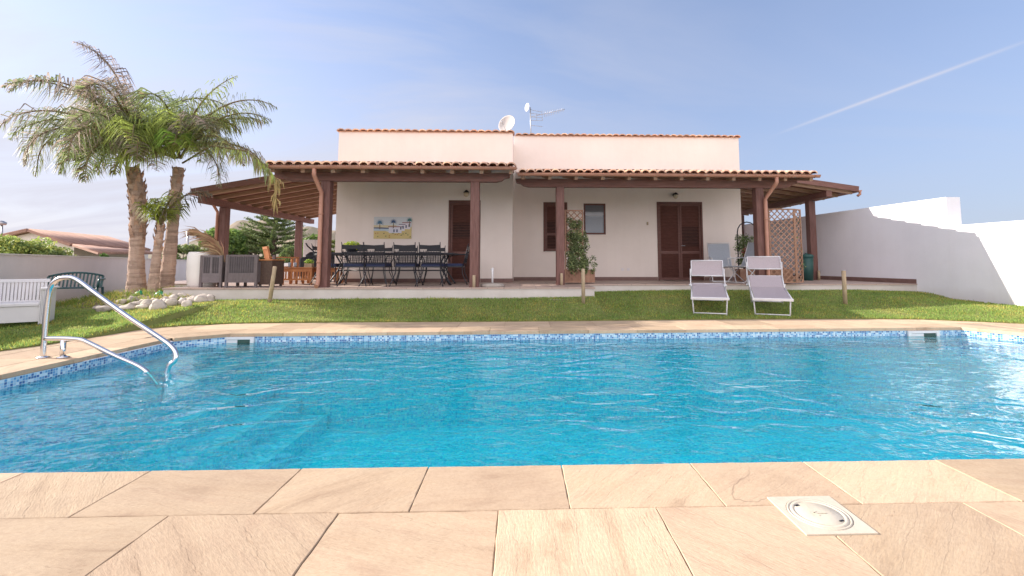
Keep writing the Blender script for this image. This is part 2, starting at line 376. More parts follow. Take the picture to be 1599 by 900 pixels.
# ------------------------------------------------------------------ light
S = Vector((2.1, -.4, -1.0))                     # travel direction of the sunlight
EL = math.atan2(1, math.hypot(S.x, S.y)); AZ = math.atan2(-S.x, -S.y)
sun_d = bpy.data.lights.new('sun', 'SUN'); sun = bpy.data.objects.new('sun', sun_d); COL.objects.link(sun)
sun_d.energy = 3.2; sun_d.angle = math.radians(.5); sun_d.color = (1, .91, .80)
sun.rotation_euler = S.to_track_quat('-Z', 'Y').to_euler(); sun.location = (-20, 5, 12)
W = bpy.data.worlds.new('World'); scene.world = W; W.use_nodes = True
nt = W.node_tree; nt.nodes.clear(); N = NT(nt)
wo = N.n('ShaderNodeOutputWorld'); bg = N.n('ShaderNodeBackground', i_Strength=.088)
sky = N.n('ShaderNodeTexSky', sky_type='NISHITA'); sky.sun_disc = False
sky.sun_elevation = EL; sky.sun_rotation = AZ; sky.air_density = 1.0; sky.dust_density = .6; sky.ozone_density = 2.2
tc = N.n('ShaderNodeTexCoord'); sp = N.n('ShaderNodeSeparateXYZ'); N.l(tc.outputs['Generated'], sp.inputs[0])
den = N.math('ADD', N.math('MAXIMUM', sp.outputs[2], 0.0), .18)
cb = N.n('ShaderNodeCombineXYZ'); N.l(N.math('DIVIDE', sp.outputs[0], den), cb.inputs[0]); N.l(N.math('DIVIDE', sp.outputs[1], den), cb.inputs[1])
mp = N.n('ShaderNodeMapping'); mp.inputs['Scale'].default_value = (.55, 1.5, 1); mp.inputs['Rotation'].default_value = (0, 0, .35); N.l(cb.outputs[0], mp.inputs[0])
cn = N.n('ShaderNodeTexNoise', i_Scale=.9, i_Detail=8, i_Roughness=.58, i_Distortion=.9); N.l(mp.outputs[0], cn.inputs['Vector'])
cl = N.ramp(cn.outputs[0], [(.40, (0,0,0)), (.62, (.5,.5,.5)), (.80, (1,1,1))])
side = N.ramp(N.math('ADD', N.math('MULTIPLY', sp.outputs[0], -.5), .5), [(.28, (.16,.16,.16)), (.5, (.42,.42,.42)), (.75, (1,1,1))])
low = N.ramp(sp.outputs[2], [(0, (.96,.96,.96)), (.12, (.82,.82,.82)), (.35, (.50,.50,.50)), (.6, (.16,.16,.16)), (.9, (.05,.05,.05))])
sep = N.math('MULTIPLY', cl, side)
veil = N.math('ADD', N.math('MULTIPLY', sep, .35), N.math('MULTIPLY', low, N.math('ADD', N.math('MULTIPLY', side, .08), .90)))
# contrail
d1 = ray(1218, 208).normalized(); d2 = ray(1620, 58).normalized(); nn = d1.cross(d2).normalized()
def vdot(v):
    d = N.n('ShaderNodeVectorMath', operation='DOT_PRODUCT'); N.l(tc.outputs['Generated'], d.inputs[0]); d.inputs[1].default_value = v; return d.outputs['Value']
ct = N.ramp(N.math('ABSOLUTE', vdot(nn)), [(0, (1,1,1)), (.0015, (.5,.5,.5)), (.0042, (0,0,0))])
mid = (d1 + d2).normalized(); half = d1.dot(mid)
inr = N.ramp(vdot(mid), [(half - .002, (0,0,0)), (half + .03, (1,1,1))])
tr = N.math('MULTIPLY', N.math('MULTIPLY', ct, inr), .62)
vcol = N.mix(side, (1.50, 1.88, 2.62), (2.85, 2.90, 3.25))
colr = N.mix(N.math('MINIMUM', veil, 1.0), sky.outputs[0], vcol)
colr = N.mix(1.0, colr, (.99, .955, 1.01), 'MULTIPLY')
colr = N.mix(sep, colr, (3.2, 3.2, 3.5)); colr = N.mix(tr, colr, (3.2, 3.15, 3.5))
# extra brightness added to the unseen sky half behind the camera, fills the facade
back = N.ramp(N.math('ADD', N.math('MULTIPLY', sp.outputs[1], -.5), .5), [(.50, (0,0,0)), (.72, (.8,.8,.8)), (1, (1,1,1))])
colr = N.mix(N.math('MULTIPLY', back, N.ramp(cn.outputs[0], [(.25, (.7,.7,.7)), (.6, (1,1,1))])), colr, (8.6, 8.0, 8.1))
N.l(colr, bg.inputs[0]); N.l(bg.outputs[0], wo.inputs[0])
vs = scene.view_settings; vs.view_transform = 'Standard'; vs.look = 'None'; vs.gamma = 1; vs.use_curve_mapping = False
vs.exposure = 1.5

# ================================================================== SETTING
FL = .5      # terrace floor
WL = -.13    # water level
# pool outline (inner), counter-clockwise from near left
P0 = (-4.66, 2.34); P1 = (7.25, 2.34); P2 = (7.25, 6.35); P3 = (6.90, 7.0); P4 = (-4.12, 6.70); P5 = (-4.62, 6.32)
POOL = [P0, P1, P2, P3, P4, P5]
# lawn front border
bp_ = [gz(0,549), gz(70,539.5), gz(140,528), gz(218,514.5), gz(300,508), gz(398,504.5), gz(560,503), gz(800,502), gz(1100,499), gz(1250,498), gz(1430,499), gz(1599,506)]
BX = [p.x for p in bp_]; BY = [p.y for p in bp_]
BX = [-60, -7.4, -6.9] + BX + [BX[-1]+1.5, 60]; BY = [-40, -6, 1.5] + BY + [BY[-1]-3.5, -40]
def yb(x): return float(np.interp(x, BX, BY))
XSTEP = gz(930, 449.5, FL).x
DYL, DYR = 9.42, 10.78
def smooth(t): t = max(0., min(1., t)); return t*t*(3-2*t)
def top_h(x): return float(np.interp(x, [-30,-10,-8,-6,-4,0,3,8,9.0,9.8,20], [.07,.075,.15,.24,.25,.26,.33,.33,.30,.26,.2]))
def H(x, y):
    b = max(yb(x), float(np.interp(x, [-12,-8,-6.2,-5], [7.2,6.7,6.2,4]))); e = DYL if x < XSTEP else DYR
    t = (y - b) / max(.5, e - b)
    h = .018 + top_h(x) * smooth(t * 1.02)
    if x > 8: h *= 1 - .35 * smooth((x-8)/1.6) * (1 - smooth((y-9.8)/.7))
    # garden bed mound
    d = ((x + 7.8)/1.65)**2 + ((y - 10.0)/1.15)**2
    h += .20 * max(0, 1 - d)
    if y > 14: h = h + (0.2-h) * min(1, (y-14)/4)
    return h
def hit(px, py):
    r = ray(px, py); y = 4.0
    while y < 14:
        t = y/r.y
        if EYE + r.z*t <= H(r.x*t, y): return Vector((r.x*t, y, H(r.x*t, y)))
        y += .01
    return gz(px, py, .2)
lb = MB(); nx = 230
xs = sorted(set([-60,-45,-30,-20,-14,-12,-11] + list(np.linspace(-10.5, 11.5, nx)) + [14,20,30,45,60]))
ts = list(np.linspace(0, 1, 40))
rows = []
for x in xs:
    b = yb(x); rows.append([(x, b + (13.5-b)*t, H(x, b + (13.5-b)*t) if t > 0 else H(x,b)-.0) for t in ts] )
for i in range(len(xs)-1):
    for j in range(len(ts)-1):
        lb.add([rows[i][j], rows[i+1][j], rows[i+1][j+1], rows[i][j+1]], [(0,1,2,3)], smooth=True)
# little soil lip along the border
for i in range(len(xs)-1):
    a = rows[i][0]; b = rows[i+1][0]
    lb.add([(a[0],a[1],-.02),(b[0],b[1],-.02),b,a], [(0,1,2,3)])
tag(lb.build('lawn', M['lawn_base']), kind='structure')
g = MB(); g.quad((-900,13.4,.05),(900,13.4,.05),(900,1200,.05),(-900,1200,.05)); 
g.quad((-900,-200,-1.75),(900,-200,-1.75),(900,13.4,-1.75),(-900,13.4,-1.75))
tag(g.build('ground', M['ground']), kind='structure')

# grass blades
def in_terrace(x, y): return (-7.25 < x < XSTEP and y > DYL-.01) or (x >= XSTEP-.01 and y > DYR-.01) or (x <= -7.1 and y > 11.3 and x > -9.4)
rg = np.random.default_rng(3)
def grass():
    mbv = []; cols = []
    cnt = 0; target = 150000
    while cnt < target:
        # choose by distance-weighted area
        x = rg.uniform(-10.6, 11.4, 4000); y = rg.uniform(4.0, 12.5, 4000)
        for a, b in zip(x, y):
            bb = yb(a)
            if b < bb - .03 - .035*math.sin(a*9)*math.sin(a*23+1) or b > 11.2: continue
            if in_terrace(a, b): continue
            if ((a+8.0)/1.75)**2 + ((b-10.0)/1.0)**2 < 1: continue
            if a < -9.2 and a < -9.6 - (b-9)*.37 + .02: continue
            if a > 9.9: continue
            if rg.random() > min(1.0, (6.5/max(b, 5.0))**1.0 + (.3 if b < bb+.1 else 0)): continue
            mbv.append((a, b)); cnt += 1
            if cnt >= target: break
    P = np.array(mbv)
    h = np.array([H(a, b) for a, b in mbv])
    n = len(P); ang = rg.uniform(0, 2*PI, n); pat = np.sin(P[:,0]*2.3+np.sin(P[:,1]*3.1)*1.5)*np.sin(P[:,1]*2.9+P[:,0]*1.1+1); L = rg.uniform(.016, .042, n)*(1+.25*pat); L[rg.random(n) < .02] *= 1.7; w = rg.uniform(.005, .009, n)
    lean = rg.uniform(0, .7, n); la = rg.uniform(0, 2*PI, n)
    base = np.stack([P[:,0], P[:,1], h - .003], 1)
    dx = np.stack([np.cos(ang)*w, np.sin(ang)*w, np.zeros(n)], 1)
    tip = base + np.stack([np.cos(la)*L*lean, np.sin(la)*L*lean, L], 1)
    V = np.stack([base-dx, base+dx, tip], 1).reshape(-1, 3)
    me = bpy.data.meshes.new('grass'); me.vertices.add(3*n); me.vertices.foreach_set('co', V.astype(np.float32).ravel())
    me.loops.add(3*n); me.loops.foreach_set('vertex_index', np.arange(3*n, dtype=np.int32))
    me.polygons.add(n); me.polygons.foreach_set('loop_start', np.arange(0, 3*n, 3, dtype=np.int32)); me.polygons.foreach_set('loop_total', np.full(n, 3, dtype=np.int32))
    me.update(calc_edges=True)
    ca = me.color_attributes.new('Col', 'FLOAT_COLOR', 'CORNER')
    k = rg.uniform(.6, 1.35, n); dry = rg.random(n) < (.15+.13*pat)
    c = np.stack([k*1.0, k*1.0, k*.9, np.ones(n)], 1); c[dry, 0] *= 1.7; c[dry, 1] *= 1.15
    ca.data.foreach_set('color', np.repeat(c, 3, axis=0).astype(np.float32).ravel())
    me.materials.append(M['blade'])
    o = bpy.data.objects.new('grass', me); COL.objects.link(o)
    tag(o, 'short green turf grass growing between the pool coping and the terrace', 'grass', kind='stuff')
grass()

# ---- terrace
tb = MB()
TXR = 9.75
tl = -7.15
def prism(mb, pts, z0, z1, mt=0, ms=1):
    mb.poly([(x,y,z1) for x,y in pts], mi=mt)
    for i in range(len(pts)):
        a = pts[i]; b = pts[(i+1) % len(pts)]
        mb.quad((a[0],a[1],z0),(b[0],b[1],z0),(b[0],b[1],z1),(a[0],a[1],z1), mi=ms)
ter = [(tl,DYL),(XSTEP,DYL),(XSTEP,DYR),(TXR,DYR),(TXR,22),(-9.6,22),(-9.6,11.6),(tl,11.2)]
prism(tb, ter, -.3, FL-.03, 1, 1)
# floor finish: thin stone nosing proud of the face by 15 mm
ter2 = [(tl-.015,DYL-.015),(XSTEP+.015,DYL-.015),(XSTEP+.015,DYR-.015),(TXR,DYR-.015),(TXR,22),(-9.62,22),(-9.62,11.6),(tl-.015,11.2)]
prism(tb, ter2, FL-.03, FL, 0, 0)
def floor_tiles():
    m, nt, out = newmat('terrace_floor_tiles'); N = NT(nt)
    b = N.n('ShaderNodeBsdfPrincipled'); b.inputs['Roughness'].default_value = .55
    g = N.n('ShaderNodeNewGeometry')
    br = N.n('ShaderNodeTexBrick', i_Scale=1.0, i_Mortar_Size=.006); br.inputs['Brick Width'].default_value = .33; br.inputs['Row Height'].default_value = .33; br.offset = 0
    br.inputs['Color1'].default_value = (.46,.35,.30,1); br.inputs['Color2'].default_value = (.40,.30,.26,1); br.inputs['Mortar'].default_value = (.28,.23,.2,1)
    N.l(g.outputs['Position'], br.inputs['Vector']); N.l(br.outputs[0], b.inputs['Base Color']); N.l(b.outputs[0], out.inputs[0]); return m
tag(tb.build('terrace', [floor_tiles(), M['terrace_side']]), kind='structure')

# ---- paving slabs and coping
pv = MB()
def slab(pts, z=0.0, th=.045, gap=.0016):
    cx = sum(p[0] for p in pts)/len(pts); cy = sum(p[1] for p in pts)/len(pts)
    # subdivide edges with little irregularities
    col = (rnd.random()**1.5, rnd.random(), rnd.random()); ring = []
    n = len(pts)
    for i in range(n):
        a = Vector((*pts[i], 0)); b = Vector((*pts[(i+1) % n], 0)); d = b-a; k = max(2, int(d.length/.05)); nrm = Vector((-d.y, d.x, 0)).normalized()
        ph = rnd.random()*9
        for j in range(k):
            t = j/k; wob = gap + .0014*(math.sin(ph+t*d.length*31)+math.sin(ph*2+t*d.length*67)*.6) if 0 < j else gap
            p = a + d*t + nrm*wob
            if j == 0: p = a + (Vector((cx,cy,0))-a).normalized()*gap*1.8
            ring.append(p)
    m = len(ring); dz = rnd.uniform(-.0015,.0015)
    v = [(p.x,p.y,z-th) for p in ring] + [(p.x,p.y,z-.003+dz) for p in ring]
    inn = [p + (Vector((cx,cy,0))-p).normalized()*.0032 for p in ring]
    v += [(p.x,p.y,z+dz) for p in inn]
    fs = [tuple(range(2*m, 3*m))]
    for r in (0, m):
        for i in range(m): fs.append((r+i, r+(i+1)%m, r+m+(i+1)%m, r+m+i))
    pv.add(v, fs, col)
YJ = gz(800,796.5).y
PN = 2.34
NY = PN - .0
cx_ = [gz(q, 733).x for q in (-620,-380,-170,50,240,470,668,878,1085,1270,1490,1730,1950,2200)]
for a, b in zip(cx_[:-1], cx_[1:]): slab([(a,YJ),(b,YJ),(b,PN),(a,PN)])
# left ends beyond the pool
r2 = [gz(q, 800).x for q in (-900,-620,-300,10,272,530,778,1028,1262,1530,1800,2100,2400)]
YJ2 = YJ - .86
for a, b in zip(r2[:-1], r2[1:]): slab([(a,YJ2),(b,YJ2),(b,YJ),(a,YJ)])
for k in range(-9, 10):
    slab([(k*.75+.2,YJ2-.8),(k*.75+.95,YJ2-.8),(k*.75+.95,YJ2),(k*.75+.2,YJ2)])
    slab([(k*.8,YJ2-1.6),(k*.8+.8,YJ2-1.6),(k*.8+.8,YJ2-.8),(k*.8,YJ2-.8)])
# far coping
nf = 15
for k in range(nf):
    t0, t1 = k/nf, (k+1)/nf
    x0 = P4[0]+(P3[0]-P4[0])*t0; x1 = P4[0]+(P3[0]-P4[0])*t1; y0 = P4[1]+(P3[1]-P4[1])*t0; y1 = P4[1]+(P3[1]-P4[1])*t1
    slab([(x0,y0),(x1,y1),(x1,y1+.42),(x0,y0+.42)]); slab([(x0+.2,y0+.42),(x1+.2,y1+.42),(x1+.2,y1+1.1),(x0+.2,y0+1.1)])
slab([P5,P4,(P4[0],P4[1]+.42),(P5[0]-.36,P5[1]+.28)]); slab([P3,P2,(P2[0]+.42,P2[1]+.1),(P3[0]+.3,P3[1]+.42),(P3[0],P3[1]+.42)])
slab([(P4[0]-.9,P4[1]+.42),(P4[0]+.2,P4[1]+.42),(P4[0]+.2,P4[1]+1.1),(P4[0]-.9,P4[1]+1.1)])
slab([(P3[0]+.2,P3[1]+.42),(P3[0]+1.2,P3[1]+.42),(P3[0]+1.2,P3[1]+1.1),(P3[0]+.2,P3[1]+1.1)])
slab([(P5[0]-.36,P5[1]+.28),(P4[0],P4[1]+.42),(P4[0]-.9,P4[1]+.42),(P5[0]-.9,P5[1]+.28)])
# left and right coping
for i in range(6):
    y0 = PN + (P5[1]-PN)*i/6; y1 = PN + (P5[1]-PN)*(i+1)/6
    slab([(P0[0]-.36,y0),(P0[0],y0),(P0[0]+(P5[0]-P0[0])*0,y1),(P0[0]-.36,y1)])
    slab([(P1[0],y0),(P1[0]+.42,y0),(P1[0]+.42,y1),(P1[0],y1)])
for i in range(9):
    y0 = YJ + .62*i; y1 = y0+.62
    for c in range(4):
        xx = P0[0]-.36-.6*(c+1); slab([(xx,y0+.2*(c%2)),(xx+.6,y0+.2*(c%2)),(xx+.6,y1+.2*(c%2)),(xx,y1+.2*(c%2))])
        xx = P1[0]+.42+.6*c; slab([(xx,y0+.2*(c%2)),(xx+.6,y0+.2*(c%2)),(xx+.6,y1+.2*(c%2)),(xx,y1+.2*(c%2))])
tag(pv.build('pool_paving', M['stone']), kind='structure')
# grout bed (with the pool left open)
gb = MB(); Z = -.007
def o2(p, dx, dy): return (p[0]+dx, p[1]+dy, Z)
gb.quad((-12,-3,Z),(14,-3,Z),(14,PN-.02,Z),(-12,PN-.02,Z))
gb.quad((-12,PN-.02,Z),(P0[0]-.02,PN-.02,Z),(P0[0]-.02,9,Z),(-12,9,Z))
gb.quad((P1[0]+.02,PN-.02,Z),(14,PN-.02,Z),(14,9,Z),(P1[0]+.02,9,Z))
gb.poly([o2(P5,-.02,.02),o2(P4,0,.02),o2(P3,0,.02),o2(P2,.02,.02),(P2[0]+.02,9,Z),(P5[0]-.02,9,Z)])
tag(gb.build('paving_bed', M['grout']), kind='structure')

# ---- pool basin: tile band above/below the water line, blue mosaic below, floor, ledge and steps
pb = MB(); FZ = -1.35
def wallseg(a, b):
    off = lambda p, q: p
    for (z0, z1, mi) in ((-.30,-.045,0),(FZ,-.30,1)):
        pb.quad((a[0],a[1],z0),(b[0],b[1],z0),(b[0],b[1],z1),(a[0],a[1],z1), mi=mi)
ins = .012
Q = [(P0[0]-ins,P0[1]-ins),(P1[0]+ins,P1[1]-ins),(P2[0]+ins,P2[1]+ins),(P3[0]+ins*.3,P3[1]+ins),(P4[0]-ins*.3,P4[1]+ins),(P5[0]-ins,P5[1]+ins)]
for i in range(6): wallseg(Q[(i+1)%6], Q[i])
pb.poly([(p[0],p[1],FZ) for p in Q], mi=1)
# steps along the left end
edges = [-4.30, -3.86, -3.48, -3.10, -2.72]
zz = [-.24, -.42, -.66, -.90, -1.14]
prevx = Q[0][0]
for i, (x, z) in enumerate(zip(edges, zz)):
    y0, y1 = (PN, 6.62) if i == 0 else (4.9, 6.72)
    pb.quad((prevx,y0,z),(x-.06,y0,z),(x-.06,y1,z),(prevx,y1,z), mi=1)
    pb.quad((x-.06,y0,z+.002),(x,y0,z+.002),(x,y1,z+.002),(x-.06,y1,z+.002), mi=2)
    zb = zz[i+1] if i < 4 else FZ
    pb.quad((x,y0,zb if i else FZ),(x,y1,zb if i else FZ),(x,y1,z+.002),(x,y0,z+.002), mi=1)
    if i: pb.quad((prevx,y0,FZ),(x,y0,FZ),(x,y0,z),(prevx,y0,z), mi=1)
    prevx = x
tag(pb.build('pool_basin', [M['mosaic_band'], M['mosaic_floor'], M['step_edge']]), kind='structure')
wb = MB(); wb.poly([(p[0],p[1],WL) for p in Q])
tag(wb.build('water', M['water']), kind='structure')

# ---- hills
hb = MB()
def hill(x0, x1, Y, z, seed, n=40):
    r = random.Random(seed); pr = None
    for i in range(n+1):
        t = i/n; x = x0+(x1-x0)*t; hh = z*(math.sin(PI*t)**.8)*(1+.12*math.sin(t*17+seed)+.06*math.sin(t*41))
        cur = [(x, Y-60, 0), (x, Y-25, hh*.55), (x, Y, hh), (x, Y+60, hh*.4)]
        if pr:
            for k in range(3): hb.add([pr[k],cur[k],cur[k+1],pr[k+1]], [(0,1,2,3)], smooth=True)
        pr = cur
hill(-260,-95,330,30,1); hill(-420,-190,520,16,3); hill(60,800,700,5,5)
tag(hb.build('hills', M['hill']), kind='structure')
#%%PART2
# ================================================================== HOUSE
YL, YR = 11.9, 13.05
xl0 = at(524.5, 350, YL).x; xc = at(800.5, 350, YL).x; xr1 = at(1158, 350, YR).x
HB = 19.0
ztL = at(660, 207, YL).z; ztR = at(980, 214, YR).z
house = thing('house', 'low cream stucco villa with brown louvred doors and a flat roof edged in clay tiles', 'house', ((xl0+xr1)/2, YR, FL))
def local(mb, root):
    o = root.location; mb.v = [(v[0]-o.x, v[1]-o.y, v[2]-o.z) for v in mb.v]; return mb
wall = MB()
def facade(mb, x0, x1, z0, z1, y, ops, depth=.13):
    xs = sorted({x0, x1, *[o[0] for o in ops], *[o[1] for o in ops]}); zs = sorted({z0, z1, *[o[2] for o in ops], *[o[3] for o in ops]})
    for i in range(len(xs)-1):
        for j in range(len(zs)-1):
            cx, cz = (xs[i]+xs[i+1])/2, (zs[j]+zs[j+1])/2
            if any(o[0] < cx < o[1] and o[2] < cz < o[3] for o in ops): continue
            mb.quad((xs[i],y,zs[j]),(xs[i+1],y,zs[j]),(xs[i+1],y,zs[j+1]),(xs[i],y,zs[j+1]))
    for a, b, c, d in ops:
        Y2 = y+depth
        mb.quad((a,y,c),(a,y,d),(a,Y2,d),(a,Y2,c)); mb.quad((b,y,c),(b,Y2,c),(b,Y2,d),(b,y,d))
        mb.quad((a,y,d),(b,y,d),(b,Y2,d),(a,Y2,d)); mb.quad((a,y,c),(a,Y2,c),(b,Y2,c),(b,y,c))
        mb.quad((a,Y2,c),(b,Y2,c),(b,Y2,d),(a,Y2,d))
dL = (at(705.5,0,YL).x, at(753.5,0,YL).x, FL+.0, at(730,313,YL).z)
w1 = (at(848,0,YR).x, at(884,0,YR).x, at(860,393,YR).z, at(860,316,YR).z)
w2 = (at(908.5,0,YR).x, at(941.5,0,YR).x, at(920,366.5,YR).z, at(920,318,YR).z)
dR = (at(1018.5,0,YR).x, at(1087,0,YR).x, FL+.0, at(1050,315.5,YR).z)
facade(wall, xl0, xc, FL-.1, ztL, YL, [dL]); facade(wall, xc, xr1, FL-.1, ztR, YR, [w1, w2, dR])
T = .25
wall.quad((xl0,YL,FL-.1),(xl0,HB,FL-.1),(xl0,HB,ztL),(xl0,YL,ztL)); wall.quad((xr1,YR,FL-.1),(xr1,HB,FL-.1),(xr1,HB,ztR),(xr1,YR,ztR))
wall.quad((xc,YL,FL-.1),(xc,YR,FL-.1),(xc,YR,ztL),(xc,YL,ztL)); wall.quad((xc,YR,ztR-1),(xc,HB,ztR-1),(xc,HB,ztL),(xc,YR,ztL))
wall.quad((xl0,HB,0),(xr1,HB,0),(xr1,HB,ztR),(xl0,HB,ztR))
for (a,b,y,z) in ((xl0,xc,YL,ztL),(xc,xr1,YR,ztR)):
    wall.quad((a,y,z),(b,y,z),(b,y+T,z),(a,y+T,z)); wall.quad((a,y+T,z),(b,y+T,z),(b,y+T,z-.5),(a,y+T,z-.5)); wall.quad((a,y+T,z-.5),(b,y+T,z-.5),(b,HB,z-.5),(a,HB,z-.5))
    wall.quad((a,HB-T,z),(b,HB-T,z),(b,HB,z),(a,HB,z)); wall.quad((b-T,y,z+.001),(b,y,z+.001),(b,HB,z+.001),(b-T,HB,z+.001)); wall.quad((b-T,y+T,z),(b-T,HB,z),(b-T,HB,z-.5),(b-T,y+T,z-.5))
    wall.quad((a,y,z+.001),(a+T,y,z+.001),(a+T,HB,z+.001),(a,HB,z+.001)); wall.quad((a+T,y+T,z),(a+T,HB,z),(a+T,HB,z-.5),(a+T,y+T,z-.5))
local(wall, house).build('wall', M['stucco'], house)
bs = MB()
def basebd(x0, x1, y):
    bs.box(x0, x1, y-.012, y-.001, FL+.001, FL+.10)
basebd(xl0, dL[0]-.01, YL); basebd(dL[1]+.01, xc+.011, YL); basebd(xc+.013, dR[0]-.01, YR); basebd(dR[1]+.01, xr1, YR)
local(bs, house).build('baseboard', M['baseboard'], house)
TC = [(1,1,1),(1.25,1.2,1.1),(.8,.75,.75),(1.1,.95,.9),(.9,.85,.9),(1.35,1.35,1.25)]
def cap_tiles(x0, x1, y, z):
    mb = MB(); n = int(round((x1-x0)/.192)); st = (x1-x0)/n
    for i in range(n):
        c = rnd.choice(TC); x = x0+st*(i+.5); r = st*.56; k = 6; dz = rnd.uniform(-.006,.006)
        v = []
        for yy, zz in ((y-.07, z+dz), (y+T+.05, z+.03+dz)):
            for q in range(k+1):
                a = PI*q/k; v.append((x-r*math.cos(a), yy, zz+.005+r*.62*math.sin(a)))
            for q in range(k+1):
                a = PI*q/k; v.append((x-(r-.016)*math.cos(a), yy, zz-.011+(r-.016)*.62*math.sin(a)))
        m = k+1; fs = []
        for q in range(k):
            fs.append((q, q+1, 2*m+q+1, 2*m+q)); fs.append((m+q, 3*m+q, 3*m+q+1, m+q+1)); fs.append((q, m+q, m+q+1, q+1))
        mb.add(v, fs, c)
    mb.box(x0-.01, x1+.01, y-.035, y+T+.03, z+.001, z+.014, (.8,.7,.7))
    return mb
local(cap_tiles(xl0-.03, xc+.03, YL, ztL), house).build('ridge_tiles', M['tile'], house)
local(cap_tiles(xc+.06, xr1+.03, YR, ztR), house).build('ridge_tiles', M['tile'], house)
# shutters and doors -----------------------------------------------
def louver_leaf(mb, x0, x1, z0, z1, y, mid=.36, open_z=None, st=.055):
    mb.bev(x0, x0+st, y-.02, y+.02, z0, z1, .004); mb.bev(x1-st, x1, y-.02, y+.02, z0, z1, .004)
    zm = z0 + (z1-z0)*mid
    mb.box(x0+st, x1-st, y-.018, y+.018, z0, z0+.07); mb.box(x0+st, x1-st, y-.018, y+.018, z1-.06, z1); mb.box(x0+st, x1-st, y-.018, y+.018, zm-.04, zm+.04)
    for a, b in ((z0+.07, zm-.04), (zm+.04, z1-.06)):
        n = int((b-a)/.042); s_ = (b-a)/n
        for i in range(n):
            z = a + s_*(i+.5)
            if open_z and open_z[0] < z < open_z[1]:
                Mx = Matrix.Translation((0,y,z)) @ Matrix.Rotation(math.radians(-40), 4, 'X')
                mb.box(x0+st, x1-st, -.017, .017, -.003, .003, M=Mx)
            else:
                Mx = Matrix.Translation((0,y,z)) @ Matrix.Rotation(math.radians(-52), 4, 'X')
                mb.box(x0+st, x1-st, -.024, .024, -.0035, .0035, M=Mx)
def doorset(o, label, leaves, yf, openz, name='door'):
    x0, x1, z0, z1 = o; fr = MB(); w = .05; y = yf+.03
    fr.bev(x0, x0+w, y-.045, y+.03, z0, z1, .005); fr.bev(x1-w, x1, y-.045, y+.03, z0, z1, .005); fr.box(x0+w, x1-w, y-.043, y+.028, z1-w, z1-.002)
    f = local(fr, house).build(name, M['shutter'], house); tag(f, label)
    n = leaves; ww = (x1-x0-2*w)/n
    for i in range(n):
        m = MB(); louver_leaf(m, x0+w+ww*i+.003, x0+w+ww*(i+1)-.003, z0+.012, z1-w-.003, y, open_z=openz[i]); local(m, house).build('shutter_leaf', M['shutter'], f)
    g = MB(); g.box(x0+w, x1-w, y+.05, y+.06, z0+.01, z1-w); local(g, house).build('pane', M['glass'], f)
    h = MB(); hx = x0+w+ww*(n-1)+.03 if n > 1 else x1-w-.04
    h.tube([(hx,y-.022,z0+1.0),(hx,y-.06,z0+1.0),(hx+.1 if n>1 else hx-.1,y-.06,z0+1.0)], .009, 6); local(h, house).build('handle', M['metal_gray'], f)
    return f
doorset(dL, 'narrow louvred door behind the porch post', 1, YL, [(at(720,372,YL).z, at(720,348,YL).z)])
doorset(dR, 'double louvred door with partly open slats', 2, YR, [None, (at(1070,386,YR).z, at(1070,354,YR).z)])
doorset((w1[0],w1[1],w1[2],w1[3]), 'narrow window with louvred shutter', 1, YR, [(w1[2]+.05, w1[2]+.9)], 'window')
# plain window
x0,x1,z0,z1 = w2; fr = MB(); y = YR+.03; w = .05
fr.bev(x0,x0+w,y-.03,y+.03,z0,z1,.005); fr.bev(x1-w,x1,y-.03,y+.03,z0,z1,.005); fr.box(x0+w,x1-w,y-.028,y+.028,z1-w,z1-.002); fr.box(x0+w,x1-w,y-.028,y+.028,z0+.002,z0+w)
f = tag(local(fr,house).build('window', M['shutter'], house), 'small plain window with brown frame')
g = MB(); g.box(x0+w,x1-w,y,y+.008,z0+w,z1-w)
def winglass():
    m, nt, out = newmat('window_pane_blind'); N = NT(nt)
    b = N.n('ShaderNodeBsdfPrincipled'); b.inputs['Roughness'].default_value = .08; b.inputs['Coat Weight'].default_value = .5
    b.inputs['Base Color'].default_value = (.16,.17,.19,1); N.l(b.outputs[0], out.inputs[0]); return m
local(g,house).build('pane', winglass(), f)
bl = MB(); bl.box(x0+w+.004,x1-w-.004,y-.006,y-.001,z0+w+.004,z0+w+(z1-z0-2*w)*.60); local(bl,house).build('blind', M['fabric_b'], f)
# window sill stones
for o in (w1, w2):
    s_ = MB(); s_.bev(o[0]-.03,o[1]+.03,YR-.03,YR+.02,o[2]-.03,o[2]-.001,.004); local(s_,house).build('sill', M['stucco'], house)
# sockets
sk = MB(); p = at(1011,349,YR); sk.bev(p.x-.025,p.x+.025,YR-.02,YR-.001,p.z-.05,p.z+.04,.006); local(sk,house).build('doorbell', M['stake'], house)
for px in (972, 981):
    sk = MB(); p = at(px,421,YR); sk.bev(p.x-.04,p.x+.04,YR-.012,YR-.001,p.z-.04,p.z+.04,.004); local(sk,house).build('socket_cover', M['stucco_l'], house)
# wall lamps
def wall_lamp(px, py, Y, label):
    p = at(px, py, Y); t = thing('wall_lamp', label, 'wall lamp', (p.x, Y, p.z), group='wall lamps over the doors')
    m = MB(); m.lathe([(0,.0),(.055,.0),(.055,.015),(0,.02)], n=14, M=Matrix.Translation((0,-.003,.04)) @ Matrix.Rotation(PI/2,4,'X')); m.tube([(0,-.02,.04),(0,-.09,.075),(0,-.12,.06)], .011, 8)
    m.lathe([(.0,.105),(.02,.10),(.075,.045),(.078,.035),(0,.04)], (0,-.12,0), 16); m.build('bracket', M['iron'], t)
    m = MB(); m.lathe([(.001,-.085),(.03,-.08),(.06,-.05),(.068,-.01),(.06,.03),(.02,.04)], (0,-.12,0), 16); m.build('shade', M['lampglass'], t)
wall_lamp(729, 304, YL, 'round glass wall lamp over the narrow left door')
wall_lamp(1053, 307, YR, 'round glass wall lamp over the double louvred door')

